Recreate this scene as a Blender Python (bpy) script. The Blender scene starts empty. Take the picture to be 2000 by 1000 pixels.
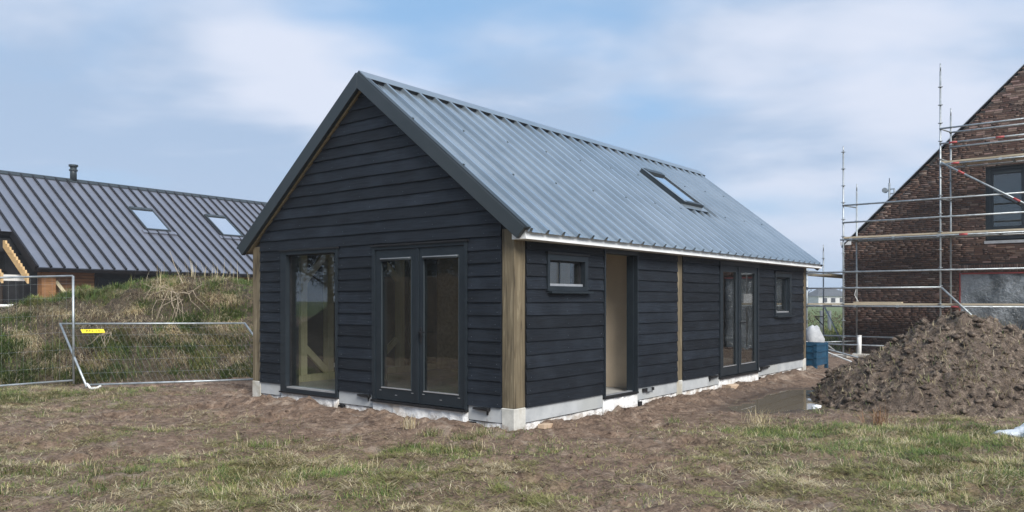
import bpy, math, random
import numpy as np
from mathutils import Vector, Matrix

random.seed(7)
rng = np.random.default_rng(11)
R = math.radians
scene = bpy.context.scene
COL = scene.collection

# ------------------------------------------------------------------ camera
cam_data = bpy.data.cameras.new('camera')
cam = bpy.data.objects.new('camera', cam_data)
COL.objects.link(cam)
cam.location = (0, 0, 1.6)
cam.rotation_euler = (R(90), 0, 0)
cam_data.sensor_width = 36
cam_data.lens = 27.587
cam_data.shift_y = 0.04316
cam_data.clip_start = 0.05
cam_data.clip_end = 3000
scene.camera = cam

# ------------------------------------------------------------------ sky and sun
SUN_EL, SUN_AZ = 40.0, 156.0      # compass-like azimuth, clockwise from +Y (behind the camera)
world = bpy.data.worlds.new('World')
scene.world = world
world.use_nodes = True
wt = world.node_tree
wt.nodes.clear()


def N(t, kind, **kw):
    n = t.nodes.new(kind)
    for k, v in kw.items():
        if k.startswith('i_'):
            key = k[2:]
            key = int(key) if key.isdigit() else key
            n.inputs[key].default_value = v
        else:
            setattr(n, k, v)
    return n


def L(t, a, b):
    t.links.new(a, b)


def ramp(t, fac, stops, interp='EASE'):
    r = t.nodes.new('ShaderNodeValToRGB')
    r.color_ramp.interpolation = interp
    e = r.color_ramp.elements
    while len(e) < len(stops):
        e.new(0.5)
    for k, (p, c) in enumerate(stops):
        e[k].position = p
        if not hasattr(c, '__len__'):
            c = (c, c, c)
        e[k].color = (*c[:3], 1)
    if fac is not None:
        t.links.new(fac, r.inputs[0])
    return r


def mixc(t, fac, a, b, blend='MIX'):
    m = t.nodes.new('ShaderNodeMix')
    m.data_type = 'RGBA'
    m.blend_type = blend
    for sock, v in ((m.inputs[0], fac), (m.inputs[6], a), (m.inputs[7], b)):
        if hasattr(v, 'is_output'):
            t.links.new(v, sock)
        elif hasattr(v, '__len__'):
            sock.default_value = (*v[:3], 1)
        else:
            sock.default_value = v
    return m.outputs[2]


def mth(t, op, a, b=None, clamp=False):
    m = t.nodes.new('ShaderNodeMath')
    m.operation = op
    m.use_clamp = clamp
    for sock, v in ((m.inputs[0], a), (m.inputs[1], b)):
        if v is None:
            continue
        if hasattr(v, 'is_output'):
            t.links.new(v, sock)
        else:
            sock.default_value = v
    return m.outputs[0]


sky = N(wt, 'ShaderNodeTexSky', sky_type='NISHITA', sun_disc=False)
sky.sun_elevation = R(SUN_EL)
sky.sun_rotation = R(SUN_AZ)
sky.dust_density = 2.0
tc = N(wt, 'ShaderNodeTexCoord')
sep = N(wt, 'ShaderNodeSeparateXYZ')
L(wt, tc.outputs['Generated'], sep.inputs[0])
zc = mth(wt, 'ADD', mth(wt, 'MAXIMUM', sep.outputs[2], 0.0), 0.22)
comb = N(wt, 'ShaderNodeCombineXYZ')
L(wt, mth(wt, 'DIVIDE', sep.outputs[0], zc), comb.inputs[0])
L(wt, mth(wt, 'DIVIDE', sep.outputs[1], zc), comb.inputs[1])
mp = N(wt, 'ShaderNodeMapping')
mp.inputs['Location'].default_value = (3.35, 1.7, 0)
mp.inputs['Rotation'].default_value = (0, 0, R(-24))
mp.inputs['Scale'].default_value = (0.9, 1.15, 1)
L(wt, comb.outputs[0], mp.inputs[0])
n1 = N(wt, 'ShaderNodeTexNoise', i_Scale=1.3, i_Detail=4.0, i_Roughness=0.5, i_Distortion=0.2)
n2 = N(wt, 'ShaderNodeTexNoise', i_Scale=1.5, i_Detail=4.5, i_Roughness=0.5, i_Distortion=0.25)
L(wt, mp.outputs[0], n1.inputs['Vector'])
mp2 = N(wt, 'ShaderNodeMapping')
mp2.inputs['Location'].default_value = (7.1, -2.2, 1.0)
mp2.inputs['Rotation'].default_value = (0, 0, R(-20))
mp2.inputs['Scale'].default_value = (0.9, 1.2, 1)
L(wt, comb.outputs[0], mp2.inputs[0])
L(wt, mp2.outputs[0], n2.inputs['Vector'])


def sky_spot(px, py, rad, amt):
    """a soft swelling (+) or opening (-) of the cloud towards one compass direction"""
    v = Vector((px, 1.0, py)).normalized()
    dp = N(wt, 'ShaderNodeVectorMath', operation='DOT_PRODUCT')
    L(wt, tc.outputs['Generated'], dp.inputs[0])
    dp.inputs[1].default_value = v
    mr = N(wt, 'ShaderNodeMapRange', interpolation_type='SMOOTHERSTEP')
    mr.inputs[1].default_value = math.cos(rad)
    mr.inputs[2].default_value = 1.0
    mr.inputs[3].default_value = 0.0
    mr.inputs[4].default_value = amt
    L(wt, dp.outputs['Value'], mr.inputs[0])
    return mr.outputs[0]


cov = n1.outputs[0]
for sp in ((-.16, .40, .16, -.06), (-.02, .375, .20, -.055), (.10, .32, .16, -.05), (-.6, .33, .35, .10), (.5, .2, .35, .08), (-.30, .27, .2, .10)):
    cov = mth(wt, 'ADD', cov, sky_spot(*sp))
thk = n2.outputs[0]
for sp in ((-.28, .345, .14, .09), (-.18, .28, .12, .08), (.62, .30, .22, .12), (.42, .24, .2, .08), (-.55, .14, .3, -.14), (-.40, .37, .2, .05), (.1, .2, .25, -.05)):
    thk = mth(wt, 'ADD', thk, sky_spot(*sp))
cover = ramp(wt, cov, [(0.30, 0.0), (0.60, 1.0)])
thick = ramp(wt, thk, [(0.38, 0.0), (0.68, 1.0)])
cloud = mixc(wt, thick.outputs[0], (0.212, 0.280, 0.385), (0.37, 0.402, 0.475))
skyb = mixc(wt, 1.0, sky.outputs[0], (0.055, 0.055, 0.055), 'MULTIPLY')
skyc = mixc(wt, 0.6, skyb, (0.19, 0.335, 0.53))
full = mixc(wt, cover.outputs[0], skyc, cloud)
# low cloud bank: the sky pales evenly towards the horizon
hz = ramp(wt, sep.outputs[2], [(0.0, 1.0), (0.26, 0.0)])
full = mixc(wt, mth(wt, 'MULTIPLY', hz.outputs[0], 0.5), full, (0.28, 0.335, 0.42))
bg = N(wt, 'ShaderNodeBackground', i_Strength=1.0)
L(wt, full, bg.inputs[0])
wo = N(wt, 'ShaderNodeOutputWorld')
L(wt, bg.outputs[0], wo.inputs[0])

sd = bpy.data.lights.new('sun', 'SUN')
sd.energy = 2.4
sd.angle = R(28)
sd.color = (1.0, 0.97, 0.93)
sun = bpy.data.objects.new('sun', sd)
COL.objects.link(sun)
_el, _az = R(SUN_EL), R(SUN_AZ)
_dir = Vector((math.sin(_az) * math.cos(_el), math.cos(_az) * math.cos(_el), math.sin(_el)))
sun.rotation_euler = _dir.to_track_quat('Z', 'Y').to_euler()

scene.view_settings.view_transform = 'Standard'
scene.view_settings.look = 'None'
scene.view_settings.gamma = 1
scene.view_settings.use_curve_mapping = False
scene.view_settings.exposure = 1.0

# ------------------------------------------------------------------ helpers


class MB:
    """collects shapes; build() links them as one mesh object"""

    def __init__(self):
        self.v, self.f = [], []

    def add(self, vs, fs):
        o = len(self.v)
        self.v += [tuple(p) for p in vs]
        self.f += [tuple(o + i for i in q) for q in fs]
        return self

    def box(self, a, b, ja=0.0):
        (x0, y0, z0), (x1, y1, z1) = [(min(p, q)) for p, q in zip(a, b)], [(max(p, q)) for p, q in zip(a, b)]
        vs = [(x0, y0, z0), (x1, y0, z0), (x1, y1, z0), (x0, y1, z0), (x0, y0, z1), (x1, y0, z1), (x1, y1, z1), (x0, y1, z1)]
        return self.add(vs, [(3, 2, 1, 0), (4, 5, 6, 7), (0, 1, 5, 4), (1, 2, 6, 5), (2, 3, 7, 6), (3, 0, 4, 7)])

    def beam(self, p, q, w, h, up=(0, 0, 1)):
        p, q = Vector(p), Vector(q)
        d = (q - p).normalized()
        s = d.cross(Vector(up))
        if s.length < 1e-4:
            s = d.cross(Vector((1, 0, 0)))
        s.normalize()
        u = s.cross(d).normalized()
        vs = []
        for c in (p, q):
            for a, b in ((-1, -1), (1, -1), (1, 1), (-1, 1)):
                vs.append(c + s * a * w / 2 + u * b * h / 2)
        return self.add(vs, [(0, 1, 2, 3), (7, 6, 5, 4), (0, 4, 5, 1), (1, 5, 6, 2), (2, 6, 7, 3), (3, 7, 4, 0)])

    def tube(self, p, q, r, n=10, r2=None):
        p, q = Vector(p), Vector(q)
        d = (q - p).normalized()
        s = d.cross(Vector((0, 0, 1)))
        if s.length < 1e-3:
            s = d.cross(Vector((1, 0, 0)))
        s.normalize()
        u = s.cross(d).normalized()
        r2 = r if r2 is None else r2
        vs = []
        for c, rr in ((p, r), (q, r2)):
            for k in range(n):
                a = 2 * math.pi * k / n
                vs.append(c + s * math.cos(a) * rr + u * math.sin(a) * rr)
        fs = [(k, (k + 1) % n, n + (k + 1) % n, n + k) for k in range(n)]
        fs = [tuple(reversed(q)) for q in fs]
        fs += [tuple(range(n)), tuple(range(2 * n - 1, n - 1, -1))]
        return self.add(vs, fs)

    def path(self, pts, r, n=8, r_end=None):
        r_end = r if r_end is None else r_end
        m = len(pts) - 1
        for k in range(m):
            a = r + (r_end - r) * k / m
            b = r + (r_end - r) * (k + 1) / m
            self.tube(pts[k], pts[k + 1], a, n, b)
        return self

    def prism(self, poly, ax, t0, t1):
        """poly: 2D points in the two other axes (in order), extruded on axis ax"""
        def P(a, b, t):
            return {0: (t, a, b), 1: (a, t, b), 2: (a, b, t)}[ax]
        n = len(poly)
        vs = [P(a, b, t0) for a, b in poly] + [P(a, b, t1) for a, b in poly]
        fs = [tuple(range(n)), tuple(range(2 * n - 1, n - 1, -1))] + [(k, n + k, n + (k + 1) % n, (k + 1) % n) for k in range(n)]
        return self.add(vs, fs)

    def mesh(self, name, mat=None, smooth=False, bevel=0):
        me = bpy.data.meshes.new(name)
        me.from_pydata(self.v, [], self.f)
        me.validate()
        import bmesh
        bm = bmesh.new()
        bm.from_mesh(me)
        bmesh.ops.recalc_face_normals(bm, faces=bm.faces)
        if bevel:
            bmesh.ops.bevel(bm, geom=[e for e in bm.edges if len(e.link_faces) == 2 and e.calc_face_angle(0) > 0.6], offset=bevel, segments=1, affect='EDGES')
        bm.to_mesh(me)
        bm.free()
        if mat:
            me.materials.append(mat)
        if smooth:
            me.polygons.foreach_set('use_smooth', [True] * len(me.polygons))
        return me

    def build(self, name, mat, parent=None, smooth=False, bevel=0):
        return link(name, self.mesh(name, mat, smooth, bevel), parent)


def link(name, me, parent=None, loc=None):
    o = bpy.data.objects.new(name, me)
    COL.objects.link(o)
    if parent:
        o.parent = parent
    if loc is not None:
        o.location = loc
    return o


def tag(o, label=None, cat=None, group=None, kind=None):
    if label:
        o['label'] = label
    if cat:
        o['category'] = cat
    if group:
        o['group'] = group
    if kind:
        o['kind'] = kind
    return o


def empty(name, loc=(0, 0, 0), rz=0.0):
    o = bpy.data.objects.new(name, None)
    COL.objects.link(o)
    o.location = loc
    o.rotation_euler = (0, 0, rz)
    return o


def np_mesh(name, verts, faces_flat, nper, mat, smooth=False, col=None, attrs=None):
    """fast mesh from numpy arrays; faces all nper-gons"""
    me = bpy.data.meshes.new(name)
    nv = len(verts)
    nf = len(faces_flat) // nper
    me.vertices.add(nv)
    me.vertices.foreach_set('co', np.ascontiguousarray(verts, dtype=np.float32).ravel())
    me.loops.add(nf * nper)
    me.loops.foreach_set('vertex_index', np.ascontiguousarray(faces_flat, dtype=np.int32))
    me.polygons.add(nf)
    me.polygons.foreach_set('loop_start', np.arange(0, nf * nper, nper, dtype=np.int32))
    me.polygons.foreach_set('loop_total', np.full(nf, nper, dtype=np.int32))
    if smooth:
        me.polygons.foreach_set('use_smooth', np.ones(nf, dtype=bool))
    me.update(calc_edges=True)
    if col is not None:
        a = me.attributes.new('tint', 'FLOAT_COLOR', 'POINT')
        c4 = np.ones((nv, 4), dtype=np.float32)
        c4[:, :3] = col
        a.data.foreach_set('color', c4.ravel())
    for k, v in (attrs or {}).items():
        a = me.attributes.new(k, 'FLOAT', 'POINT')
        a.data.foreach_set('value', np.ascontiguousarray(v, dtype=np.float32))
    if mat:
        me.materials.append(mat)
    return me


def vnoise(x, y, seed=0):
    xi, yi = np.floor(x).astype(np.int64), np.floor(y).astype(np.int64)
    xf, yf = x - xi, y - yi
    u, v = xf * xf * (3 - 2 * xf), yf * yf * (3 - 2 * yf)

    def h(a, b):
        k = (a * 374761393 + b * 668265263 + seed * 974634777) & 0xFFFFFFFF
        k = ((k ^ (k >> 13)) * 1274126177) & 0xFFFFFFFF
        k = (k ^ (k >> 16)) & 0xFFFFFFFF
        return k / 4294967295.0
    return ((h(xi, yi) * (1 - u) + h(xi + 1, yi) * u) * (1 - v) + (h(xi, yi + 1) * (1 - u) + h(xi + 1, yi + 1) * u) * v)


def fbm(x, y, octv=4, seed=0, rough=0.5):
    s, a, t = 0.0, 1.0, 0.0
    for k in range(octv):
        ca, sa = math.cos(0.6 + k * 1.1), math.sin(0.6 + k * 1.1)
        s = s + a * vnoise((x * ca - y * sa) * 2.03 ** k + 17.3 * k, (x * sa + y * ca) * 2.03 ** k - 9.1 * k, seed + k)
        t += a
        a *= rough
    return s / t - 0.5


def sstep(x, a, b):
    t = np.clip((x - a) / (b - a), 0, 1)
    return t * t * (3 - 2 * t)


# ------------------------------------------------------------------ materials


def new_mat(name, base=(0.5, 0.5, 0.5), rough=0.6, metal=0.0, spec=0.5):
    m = bpy.data.materials.new(name)
    m.use_nodes = True
    t = m.node_tree
    b = t.nodes['Principled BSDF']
    b.inputs['Base Color'].default_value = (*base, 1)
    b.inputs['Roughness'].default_value = rough
    b.inputs['Metallic'].default_value = metal
    b.inputs['Specular IOR Level'].default_value = spec
    return m, t, b


def coords(t, scale=(1, 1, 1), rnd=True, kind='Object'):
    c = N(t, 'ShaderNodeTexCoord')
    m = N(t, 'ShaderNodeMapping')
    m.inputs['Scale'].default_value = scale
    L(t, c.outputs[kind], m.inputs[0])
    if rnd:
        oi = N(t, 'ShaderNodeObjectInfo')
        L(t, mth(t, 'MULTIPLY', oi.outputs['Random'], 37.0), m.inputs['Location'])
    return m.outputs[0]


def noise(t, vec, scale, detail=5, rough=0.55, dist=0.0):
    n = N(t, 'ShaderNodeTexNoise', i_Scale=scale, i_Detail=detail, i_Roughness=rough, i_Distortion=dist)
    L(t, vec, n.inputs['Vector'])
    return n.outputs[0]


def bump(t, b, h, strength, dist=0.01):
    n = N(t, 'ShaderNodeBump', i_Strength=strength, i_Distance=dist)
    L(t, h, n.inputs['Height'])
    L(t, n.outputs[0], b.inputs['Normal'])


def m_board(name, axis):
    """dark blue-black stained rough-sawn plank; axis = the plank's run in object space"""
    m, t, b = new_mat(name, rough=0.62, spec=0.35)
    sc = (1.2, 1.2, 1.2)
    sc = tuple(1.0 if k == axis else 22.0 for k in range(3))
    v = coords(t, sc)
    g = noise(t, v, 3.0, 6, 0.6, 0.6)
    v2 = coords(t, (1, 1, 1))
    blot = noise(t, v2, 2.2, 4, 0.6)
    spot = noise(t, v2, 26, 3, 0.6)
    oi = N(t, 'ShaderNodeObjectInfo')
    base = ramp(t, g, [(0.30, (0.0030, 0.0044, 0.0068)), (0.55, (0.0066, 0.0095, 0.0142)), (0.75, (0.0150, 0.0195, 0.0270))]).outputs[0]
    base = mixc(t, mth(t, 'MULTIPLY', ramp(t, blot, [(0.42, 0), (0.68, 1)]).outputs[0], 0.45), base, (0.020, 0.0255, 0.0345))
    base = mixc(t, mth(t, 'MULTIPLY', ramp(t, spot, [(0.66, 0), (0.76, 1)]).outputs[0], 0.30), base, (0.055, 0.058, 0.064))
    br = mth(t, 'ADD', mth(t, 'MULTIPLY', oi.outputs['Random'], 0.75), 0.62)
    cc = N(t, 'ShaderNodeCombineXYZ')
    for k in range(3):
        L(t, br, cc.inputs[k])
    base = mixc(t, 1.0, base, cc.outputs[0], 'MULTIPLY')
    L(t, base, b.inputs['Base Color'])
    L(t, ramp(t, g, [(0.3, 0.72), (0.7, 0.52)]).outputs[0], b.inputs['Roughness'])
    bump(t, b, g, 0.5, 0.006)
    return m


def m_wood(name, c0, c1, c2, axis=2, fine=18.0, rough=0.7):
    m, t, b = new_mat(name, rough=rough, spec=0.3)
    sc = tuple(0.7 if k == axis else fine for k in range(3))
    v = coords(t, sc)
    g = noise(t, v, 1.6, 6, 0.6, 1.2)
    v2 = coords(t, tuple(1.6 if k == axis else 5.0 for k in range(3)))
    k2 = noise(t, v2, 1.3, 3, 0.5)
    base = ramp(t, g, [(0.28, c0), (0.5, c1), (0.74, c2)]).outputs[0]
    base = mixc(t, mth(t, 'MULTIPLY', ramp(t, k2, [(0.5, 0), (0.75, 1)]).outputs[0], 0.55), base, c0)
    L(t, base, b.inputs['Base Color'])
    bump(t, b, g, 0.35, 0.004)
    return m


def m_mottle(name, a, c, scale=4.0, rough=0.8, bmp=0.3, bd=0.01, metal=0.0, spec=0.4, third=None, rnd=True, ior=1.5, splash=False):
    m, t, b = new_mat(name, rough=rough, metal=metal, spec=spec)
    b.inputs['IOR'].default_value = ior
    v = coords(t, rnd=rnd)
    g = noise(t, v, scale, 7, 0.62)
    base = ramp(t, g, [(0.3, a), (0.7, c)]).outputs[0]
    if splash:
        zz = N(t, 'ShaderNodeSeparateXYZ')
        L(t, v, zz.inputs[0])
        lim = mth(t, 'SUBTRACT', 1.0, mth(t, 'MULTIPLY', zz.outputs[2], 3.2))
        sp = noise(t, v, 9, 6, 0.7)
        base = mixc(t, ramp(t, mth(t, 'ADD', mth(t, 'MULTIPLY', lim, 0.42), mth(t, 'MULTIPLY', sp, 0.75)), [(0.66, 0), (0.86, 0.75)]).outputs[0], base, (0.19, 0.14, 0.10))
    if third:
        g2 = noise(t, v, scale * 0.4, 4, 0.6, 0.4)
        base = mixc(t, ramp(t, g2, [(0.5, 0), (0.66, 0.8)]).outputs[0], base, third)
    L(t, base, b.inputs['Base Color'])
    if bmp:
        bump(t, b, noise(t, v, scale * 5, 5, 0.65), bmp, bd)
    return m


def m_glass(name, tint=(0.86, 0.9, 0.88), refl=1.0, dirt=0.02):
    m = bpy.data.materials.new(name)
    m.use_nodes = True
    t = m.node_tree
    t.nodes.clear()
    out = N(t, 'ShaderNodeOutputMaterial')
    tr = N(t, 'ShaderNodeBsdfTransparent')
    tr.inputs[0].default_value = (*tint, 1)
    gl = N(t, 'ShaderNodeBsdfGlossy', i_Roughness=0.012)
    gl.inputs[0].default_value = (1, 1, 1, 1)
    geo = N(t, 'ShaderNodeNewGeometry')
    dt = N(t, 'ShaderNodeVectorMath', operation='DOT_PRODUCT')
    L(t, geo.outputs['Normal'], dt.inputs[0])
    L(t, geo.outputs['Incoming'], dt.inputs[1])
    om = mth(t, 'SUBTRACT', 1.0, mth(t, 'ABSOLUTE', dt.outputs['Value']))
    sch = mth(t, 'ADD', mth(t, 'MULTIPLY', mth(t, 'POWER', om, 5.0), 0.95), 0.05)
    mx = N(t, 'ShaderNodeMixShader')
    L(t, mth(t, 'MULTIPLY', sch, refl, True), mx.inputs[0])
    L(t, tr.outputs[0], mx.inputs[1])
    L(t, gl.outputs[0], mx.inputs[2])
    df = N(t, 'ShaderNodeBsdfDiffuse')
    df.inputs[0].default_value = (0.5, 0.48, 0.44, 1)
    mx2 = N(t, 'ShaderNodeMixShader', i_0=dirt)
    v = coords(t)
    L(t, mth(t, 'MULTIPLY', ramp(t, noise(t, v, 3, 5, 0.6), [(0.4, 0.2), (0.75, 1)]).outputs[0], dirt), mx2.inputs[0])
    L(t, mx.outputs[0], mx2.inputs[1])
    L(t, df.outputs[0], mx2.inputs[2])
    L(t, mx2.outputs[0], out.inputs[0])
    return m


def m_tint(name, rough=0.75, spec=0.25, trans=0.0):
    m, t, b = new_mat(name, rough=rough, spec=spec)
    a = N(t, 'ShaderNodeAttribute', attribute_name='tint')
    L(t, a.outputs['Color'], b.inputs['Base Color'])
    if trans:
        out = [n for n in t.nodes if n.type == 'OUTPUT_MATERIAL'][0]
        tl = N(t, 'ShaderNodeBsdfTranslucent')
        L(t, a.outputs['Color'], tl.inputs[0])
        mx = N(t, 'ShaderNodeMixShader', i_0=trans)
        L(t, b.outputs[0], mx.inputs[1])
        L(t, tl.outputs[0], mx.inputs[2])
        L(t, mx.outputs[0], out.inputs[0])
    return m


def m_soil(name, dry, mid, dark, use_attr=False, scale=1.0):
    m, t, b = new_mat(name, rough=0.9, spec=0.3)
    v = coords(t, rnd=False)
    big = noise(t, v, 0.7 * scale, 5, 0.6, 0.5)
    med = noise(t, v, 7 * scale, 8, 0.7)
    fine = noise(t, v, 30 * scale, 5, 0.72)
    c = ramp(t, med, [(0.36, dark), (0.50, mid), (0.64, dry)]).outputs[0]
    c = mixc(t, mth(t, 'MULTIPLY', ramp(t, big, [(0.42, 0), (0.64, 1)]).outputs[0], 0.5), c, mid)
    c = mixc(t, mth(t, 'MULTIPLY', ramp(t, fine, [(0.38, 1), (0.52, 0)]).outputs[0], 0.7), c, dark)
    c = mixc(t, mth(t, 'MULTIPLY', ramp(t, fine, [(0.60, 0), (0.72, 1)]).outputs[0], 0.5), c, dry)
    if use_attr:
        ga = N(t, 'ShaderNodeAttribute', attribute_name='thatch')
        wa = N(t, 'ShaderNodeAttribute', attribute_name='wet')
        fa = N(t, 'ShaderNodeAttribute', attribute_name='field')
        th = ramp(t, fine, [(0.3, (0.085, 0.068, 0.036)), (0.5, (0.225, 0.185, 0.095)), (0.72, (0.38, 0.325, 0.18))]).outputs[0]
        gm = mth(t, 'MULTIPLY', ga.outputs['Fac'], ramp(t, med, [(0.34, 0.45), (0.55, 1.0)]).outputs[0])
        c = mixc(t, mth(t, 'MULTIPLY', gm, 0.9), c, th)
        pale = noise(t, v, 2.3, 4, 0.6, 0.8)
        c = mixc(t, mth(t, 'MULTIPLY', ramp(t, pale, [(0.55, 0), (0.68, 1)]).outputs[0], 0.5), c, (0.37, 0.30, 0.235))
        c = mixc(t, wa.outputs['Fac'], c, (0.060, 0.044, 0.034))
        fc = ramp(t, big, [(0.3, (0.085, 0.125, 0.035)), (0.7, (0.135, 0.165, 0.055))]).outputs[0]
        c = mixc(t, fa.outputs['Fac'], c, fc)
        L(t, ramp(t, wa.outputs['Fac'], [(0.0, 0.9), (1.0, 0.28)], 'LINEAR').outputs[0], b.inputs['Roughness'])
    L(t, c, b.inputs['Base Color'])
    h = mth(t, 'ADD', mth(t, 'MULTIPLY', med, 0.6), mth(t, 'MULTIPLY', fine, 0.5))
    bump(t, b, h, 1.0, 0.06)
    return m


M = {}
M['board_y'] = m_board('stained_board_gable', 1)
M['board_x'] = m_board('stained_board_side', 0)
M['frame'] = m_mottle('frame_paint_dark_blue_grey', (0.013, 0.0185, 0.0235), (0.018, 0.0245, 0.030), 3, 0.42, 0.05, 0.002)
M['black'] = m_mottle('black_rubber', (0.008, 0.008, 0.009), (0.016, 0.016, 0.017), 8, 0.55, 0.1, 0.002)
M['trim'] = m_mottle('anthracite_trim', (0.030, 0.039, 0.044), (0.038, 0.047, 0.052), 1.5, 0.42, 0.03, 0.002, 0.0)
M['sheet'] = m_mottle('roof_sheet_grey_metal', (0.34, 0.40, 0.445), (0.43, 0.49, 0.535), 1.1, 0.17, 0.04, 0.006, 0.70, 0.5)
M['ridge'] = m_mottle('ridge_grey_metal', (0.22, 0.26, 0.29), (0.27, 0.31, 0.34), 1.4, 0.28, 0.03, 0.003, 0.5, 0.5)
M['white_paint'] = m_mottle('white_fascia_paint', (0.66, 0.67, 0.66), (0.80, 0.80, 0.78), 3, 0.55, 0.1, 0.003)
M['post'] = m_wood('treated_pine_post', (0.046, 0.034, 0.021), (0.158, 0.126, 0.078), (0.30, 0.248, 0.162), 2, 11)
M['rafter'] = m_wood('treated_pine_rafter', (0.11, 0.085, 0.05), (0.20, 0.16, 0.095), (0.27, 0.22, 0.13), 1, 16)
M['stud'] = m_wood('pale_pine_stud', (0.52, 0.45, 0.27), (0.66, 0.58, 0.37), (0.74, 0.66, 0.45), 2, 16)
M['pine'] = m_wood('fresh_pine', (0.42, 0.26, 0.11), (0.60, 0.41, 0.20), (0.70, 0.52, 0.28), 1, 14)
M['clad'] = m_wood('orange_larch_cladding', (0.16, 0.075, 0.03), (0.27, 0.135, 0.055), (0.34, 0.19, 0.09), 0, 16)
M['scafboard'] = m_wood('scaffold_plank', (0.30, 0.24, 0.16), (0.48, 0.40, 0.28), (0.60, 0.52, 0.38), 1, 14)
M['concrete'] = m_mottle('plinth_concrete', (0.33, 0.345, 0.35), (0.47, 0.48, 0.475), 2.5, 0.85, 0.25, 0.004, third=(0.40, 0.405, 0.385), rnd=False, splash=True)
M['footing'] = m_mottle('footing_concrete', (0.44, 0.43, 0.385), (0.64, 0.62, 0.56), 5, 0.85, 0.35, 0.005, third=(0.38, 0.34, 0.26), rnd=False, splash=True)
M['foam'] = m_mottle('white_insulation', (0.70, 0.69, 0.66), (0.88, 0.88, 0.86), 6, 0.85, 0.6, 0.02, third=(0.50, 0.43, 0.35), rnd=False, splash=True)
M['floor'] = m_mottle('floor_concrete', (0.34, 0.335, 0.31), (0.46, 0.45, 0.42), 1.6, 0.75, 0.15, 0.004)
M['board_in'] = m_mottle('beige_board', (0.62, 0.50, 0.36), (0.70, 0.57, 0.42), 2.5, 0.75, 0.08, 0.002)
M['inwhite'] = m_mottle('pale_bounce_board', (0.60, 0.55, 0.46), (0.70, 0.65, 0.56), 2.5, 0.8, 0.05, 0.002)  # kept pale so ceiling and added panels bounce light through the room
M['osb'] = m_mottle('brown_board', (0.36, 0.26, 0.15), (0.50, 0.37, 0.23), 14, 0.75, 0.2, 0.004)
M['dark_in'] = m_mottle('dark_membrane', (0.014, 0.015, 0.017), (0.03, 0.03, 0.032), 2, 0.8, 0.1, 0.003)
M['glass'] = m_glass('window_glass', tint=(0.80, 0.83, 0.82), refl=1.5, dirt=0.012)
M['glass_sky'] = m_glass('roof_window_glass', tint=(0.30, 0.33, 0.35), refl=9.0)
M['glass_dim'] = m_glass('dim_window_glass', tint=(0.6, 0.62, 0.62), refl=2.2)
M['alu'] = m_mottle('aluminium', (0.52, 0.53, 0.54), (0.66, 0.67, 0.68), 6, 0.38, 0.05, 0.002, 0.7)
M['galv'] = m_mottle('galvanised_steel', (0.27, 0.30, 0.31), (0.46, 0.49, 0.50), 9, 0.45, 0.1, 0.002, 0.55, third=(0.42, 0.43, 0.42))
M['red'] = m_mottle('red_paint_band', (0.36, 0.06, 0.06), (0.48, 0.10, 0.095), 6, 0.5, 0.05, 0.002)
M['seam'] = m_mottle('dark_roof_steel', (0.112, 0.118, 0.145), (0.142, 0.148, 0.178), 0.8, 0.27, 0.02, 0.003, 0.0, 0.5, ior=2.2)
M['seam_rib'] = m_mottle('black_roof_with_seam_shade', (0.006, 0.006, 0.008), (0.012, 0.012, 0.015), 3, 0.6, 0.02, 0.002)  # on the seams this black paints in their shaded side
M['mortar'] = m_mottle('dark_mortar', (0.040, 0.036, 0.032), (0.075, 0.068, 0.060), 6, 0.95, 0.3, 0.004)
M['plastic'] = m_mottle('cloudy_plastic_sheet', (0.13, 0.15, 0.16), (0.30, 0.33, 0.35), 2.2, 0.16, 0.9, 0.08, third=(0.04, 0.05, 0.056))
M['blue'] = m_mottle('blue_crate_plastic', (0.010, 0.050, 0.095), (0.016, 0.078, 0.14), 5, 0.5, 0.1, 0.003)
M['bag'] = m_mottle('white_woven_bag', (0.32, 0.33, 0.34), (0.48, 0.49, 0.49), 5, 0.6, 0.4, 0.02)
M['film'] = m_mottle('white_plastic_film', (0.60, 0.65, 0.68), (0.82, 0.86, 0.88), 4, 0.35, 0.8, 0.05)
M['pvc'] = m_mottle('white_pvc', (0.70, 0.69, 0.65), (0.80, 0.79, 0.75), 5, 0.4, 0.05, 0.002)
M['yellow'] = m_mottle('yellow_plate', (0.85, 0.66, 0.02), (0.92, 0.76, 0.05), 5, 0.5, 0.03, 0.002)
M['redplast'] = m_mottle('red_plastic', (0.22, 0.035, 0.03), (0.30, 0.055, 0.045), 5, 0.5, 0.03, 0.002)
M['stick'] = m_wood('dry_pale_branch', (0.20, 0.155, 0.105), (0.36, 0.295, 0.21), (0.50, 0.43, 0.32), 2, 14)
M['bark'] = m_mottle('bark', (0.05, 0.04, 0.03), (0.10, 0.08, 0.06), 12, 0.9, 0.5, 0.02)
M['clay'] = m_mottle('pale_brick_block', (0.42, 0.30, 0.20), (0.55, 0.42, 0.30), 8, 0.85, 0.3, 0.004)
M['far_wall'] = m_mottle('far_pale_wall', (0.55, 0.53, 0.5), (0.65, 0.63, 0.6), 2, 0.8, 0)
M['far_roof'] = m_mottle('far_dark_roof', (0.05, 0.055, 0.06), (0.08, 0.085, 0.09), 2, 0.7, 0)
M['tint_grass'] = m_tint('grass_blades', 0.6, 0.25, 0.2)
M['tint_leaf'] = m_tint('dark_leaves', 0.6, 0.25, 0.15)
M['soil'] = m_soil('site_soil', (0.33, 0.245, 0.18), (0.205, 0.140, 0.098), (0.080, 0.052, 0.037), True)
M['heap'] = m_soil('heap_soil', (0.34, 0.265, 0.20), (0.150, 0.112, 0.084), (0.040, 0.029, 0.022), False, 1.6)
M['mound'] = m_soil('mound_soil', (0.17, 0.13, 0.09), (0.085, 0.065, 0.043), (0.035, 0.028, 0.02), False, 1.5)
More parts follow.
